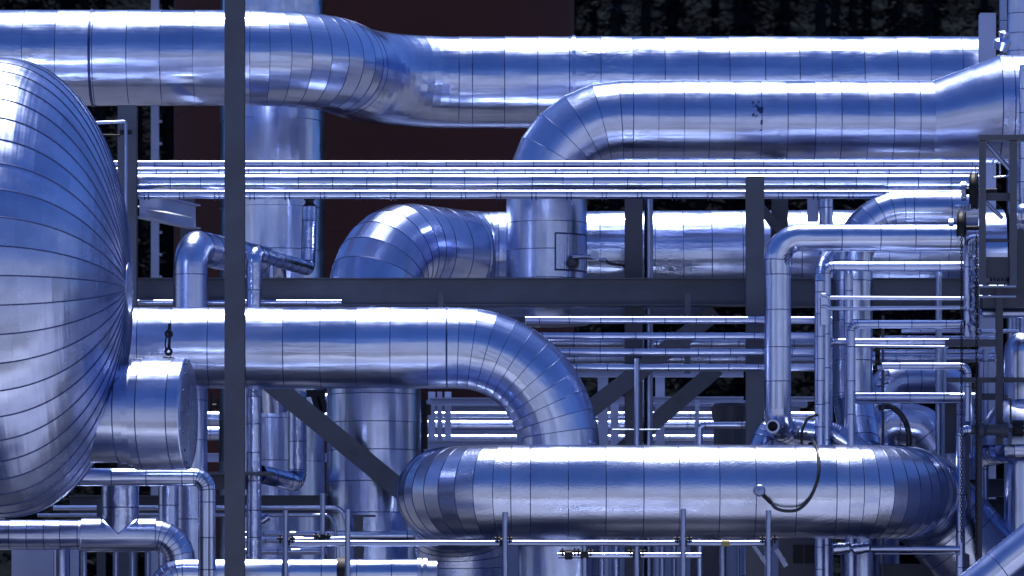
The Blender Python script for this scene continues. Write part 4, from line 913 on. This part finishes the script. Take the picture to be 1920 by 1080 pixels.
for lab, x in (('foil wrapped fitting on the low level pipe, by the riser', 1577), ('foil wrapped fitting on the low level pipe, farther along', 1614)):
    mb = MB(); q = P(x, 1028, -1.6); lathe(mb, q, Vector((1, 0, .1)), [(-.12, .03), (-.1, .07), (-.03, .08), (.05, .065), (.1, .075), (.14, .03)], 14); tag(mb.build('wrapped_fitting', MT['foil']), lab, 'fitting')
mb = MB(); mb.obox(P(1690, 1120, 1.0), (rp(90, 1), 0, 0), (0, .3, 0), (0, 0, rp(62, 1))); tag(mb.build('equipment_box', MT['steel2']), 'dark equipment box in shade under the pipe bend', 'box')
steel('steel_post', 'dark upright beside the dark window panel', 'post', gz(1540, -.4), P(1540, 990, -.4), rp(10, -.4), .08, mat='steel2')

# ---------------------------------------------------------------- second rack far behind: pale steel and bright pipes
GR = 'pale columns of the far rack'
for lab, x0, x1, top, Y in (('pale far column behind the fat upright pipe', 803, 816, 735, 9.0), ('pale far column, thin one next to the ladder frame', 820, 829, 735, 9.2), ('pale far column at the ladder frame end', 834, 846, 735, 9.0), ('pale far column beside the long sweeping elbow', 1121, 1140, 700, 9.0), ('pale far column between the two braces', 1229, 1246, 700, 9.0), ('dim far column behind the thin upright tube', 1145, 1160, 745, 9.4), ('slim far post behind the dark hopper', 1303, 1311, 750, 8.6)):
    column('steel_column', lab, x0, x1, top, Y, 'pale', GR, .15)
for lab, x0, x1, y0, y1, Y in (('pale far beam under the lowest slim pipe', 1040, 1394, 694, 707, 8.7), ('pale far beam above the bright far pipes', 1150, 1394, 744, 757, 8.7), ('pale ladder frame top rail inside the elbow', 806, 990, 746, 759, 8.8), ('pale ladder frame bottom rail inside the elbow', 800, 1000, 826, 842, 8.8), ('pale far beam low beside the slim risers', 380, 620, 850, 866, 8.7), ('pale far beam behind the narrow risers', 1480, 1540, 744, 752, 8.7)):
    beam(lab, x0, x1, y0, y1, Y, .12, 'pale', 'pale beams of the far rack')
for lab, x0, x1, y, r_, Y in (('bright far pipe, uppermost behind the braces', 780, 1560, 779, 7, 10.6), ('bright far pipe, second behind the braces', 780, 1560, 797, 9, 10.9), ('bright far pipe, lowest behind the braces', 780, 1560, 822, 7, 10.4), ('dim wide far pipe seen past the slim risers, upper', 330, 640, 786, 15, 10.6), ('dim wide far pipe seen past the slim risers, lower', 330, 640, 813, 14, 10.9)):
    hpipe(lab, x0, x1, y, r_, Y, .9, 'alu' if r_ < 12 else 'soft')
mb = MB(); x0, x1 = (795 - 960) * S(12.5), (1500 - 960) * S(12.5); zt = zrow(764, 12.5)
for i in range(36): mb.obox((x0 + (i + .5) * (x1 - x0) / 36, 12.5 + .03 * (i % 2), zt / 2), ((x1 - x0) / 72, 0, 0), (0, .05, 0), (0, 0, zt / 2))
mb.obox(((x0 + x1) / 2, 12.42, zt + .05), ((x1 - x0) / 2 + .1, 0, 0), (0, .2, 0), (0, 0, .05))
tag(mb.build('storage_shed', MT['shed']), 'long low ribbed shed wall behind the bright far pipes', 'shed')
bulb('rounded bright far pipe end past the slim riser', 470, 752, 9.6, 16, 20, 'soft')
tube('pipe_prop', [gz(1194, -.6), P(1194, 672, -.6)], rp(5.4, -.6), 'galv', None, 16, 'pale upright tube standing before the two braces', 'tube')
npipe('stout dull upright pipe behind the pale tube and braces', [gz(1208, 2.6), P(1208, 712, 2.6)], rp(9.5, 2.6), 'dull', .6, cap1=True)
npipe('slim bent pipe crossing before the dark hopper', [gz(1312, .3), P(1312, 797, .3), P(1460, 797, .3)], rp(6, .3), 'thin', .9, .07)
tube('tie_rod', [P(1148, 806, .0), P(1238, 806, .0)], rp(1.8, 0), 'galv', None, 8, 'thin tie rod crossing the pale upright tube', 'rod')
mb = MB(); q = P(1372, 845, 3.4); lathe(mb, q, Vector((0, 0, 1)), [(0, rp(34, 3.4)), (rp(50, 3.4), rp(34, 3.4)), (rp(82, 3.4), rp(40, 3.4)), (rp(88, 3.4), rp(34, 3.4)), (rp(90, 3.4), .02)], 36); tag(mb.build('hopper', MT['steel2']), 'dark round hopper behind the column foot', 'hopper')
mb = MB()
tube_into(mb, [P(395, 738, 6), P(395, 772, 6)], .03, 6); tube_into(mb, [P(408, 748, 6), P(408, 768, 6)], .02, 6); tube_into(mb, [P(395, 761, 6), P(412, 761, 6)], .03, 6)
tag(mb.build('valve_spindle', MT['iron']), 'small black valve spindle far behind the front column', 'valve')
mb = MB(); q = P(592, 748, 6.5)
for dx in (-6, 7): tube_into(mb, [q + Vector((dx * .008, 0, .12)), q + Vector((dx * .008 + .1, 0, -.2))], .05, 8)
mb.obox(q + Vector((0, 0, .08)), (.14, 0, 0), (0, .05, 0), (0, 0, .05)); tag(mb.build('valve_bonnet', MT['iron']), 'black valve bonnet beside the fat upright pipe', 'valve')
mb = MB(); q = P(792, 765, 7.0); lathe(mb, q, Vector((0, 0, 1)), [(-.6, .05), (-.6, .08), (-.1, .08), (-.1, .13), (.05, .13), (.05, .06), (.12, .06)], 14, 0, .5, True, True, True); tag(mb.build('drain_valve', MT['iron']), 'black drain valve between the fat pipe and ladder frame', 'valve')
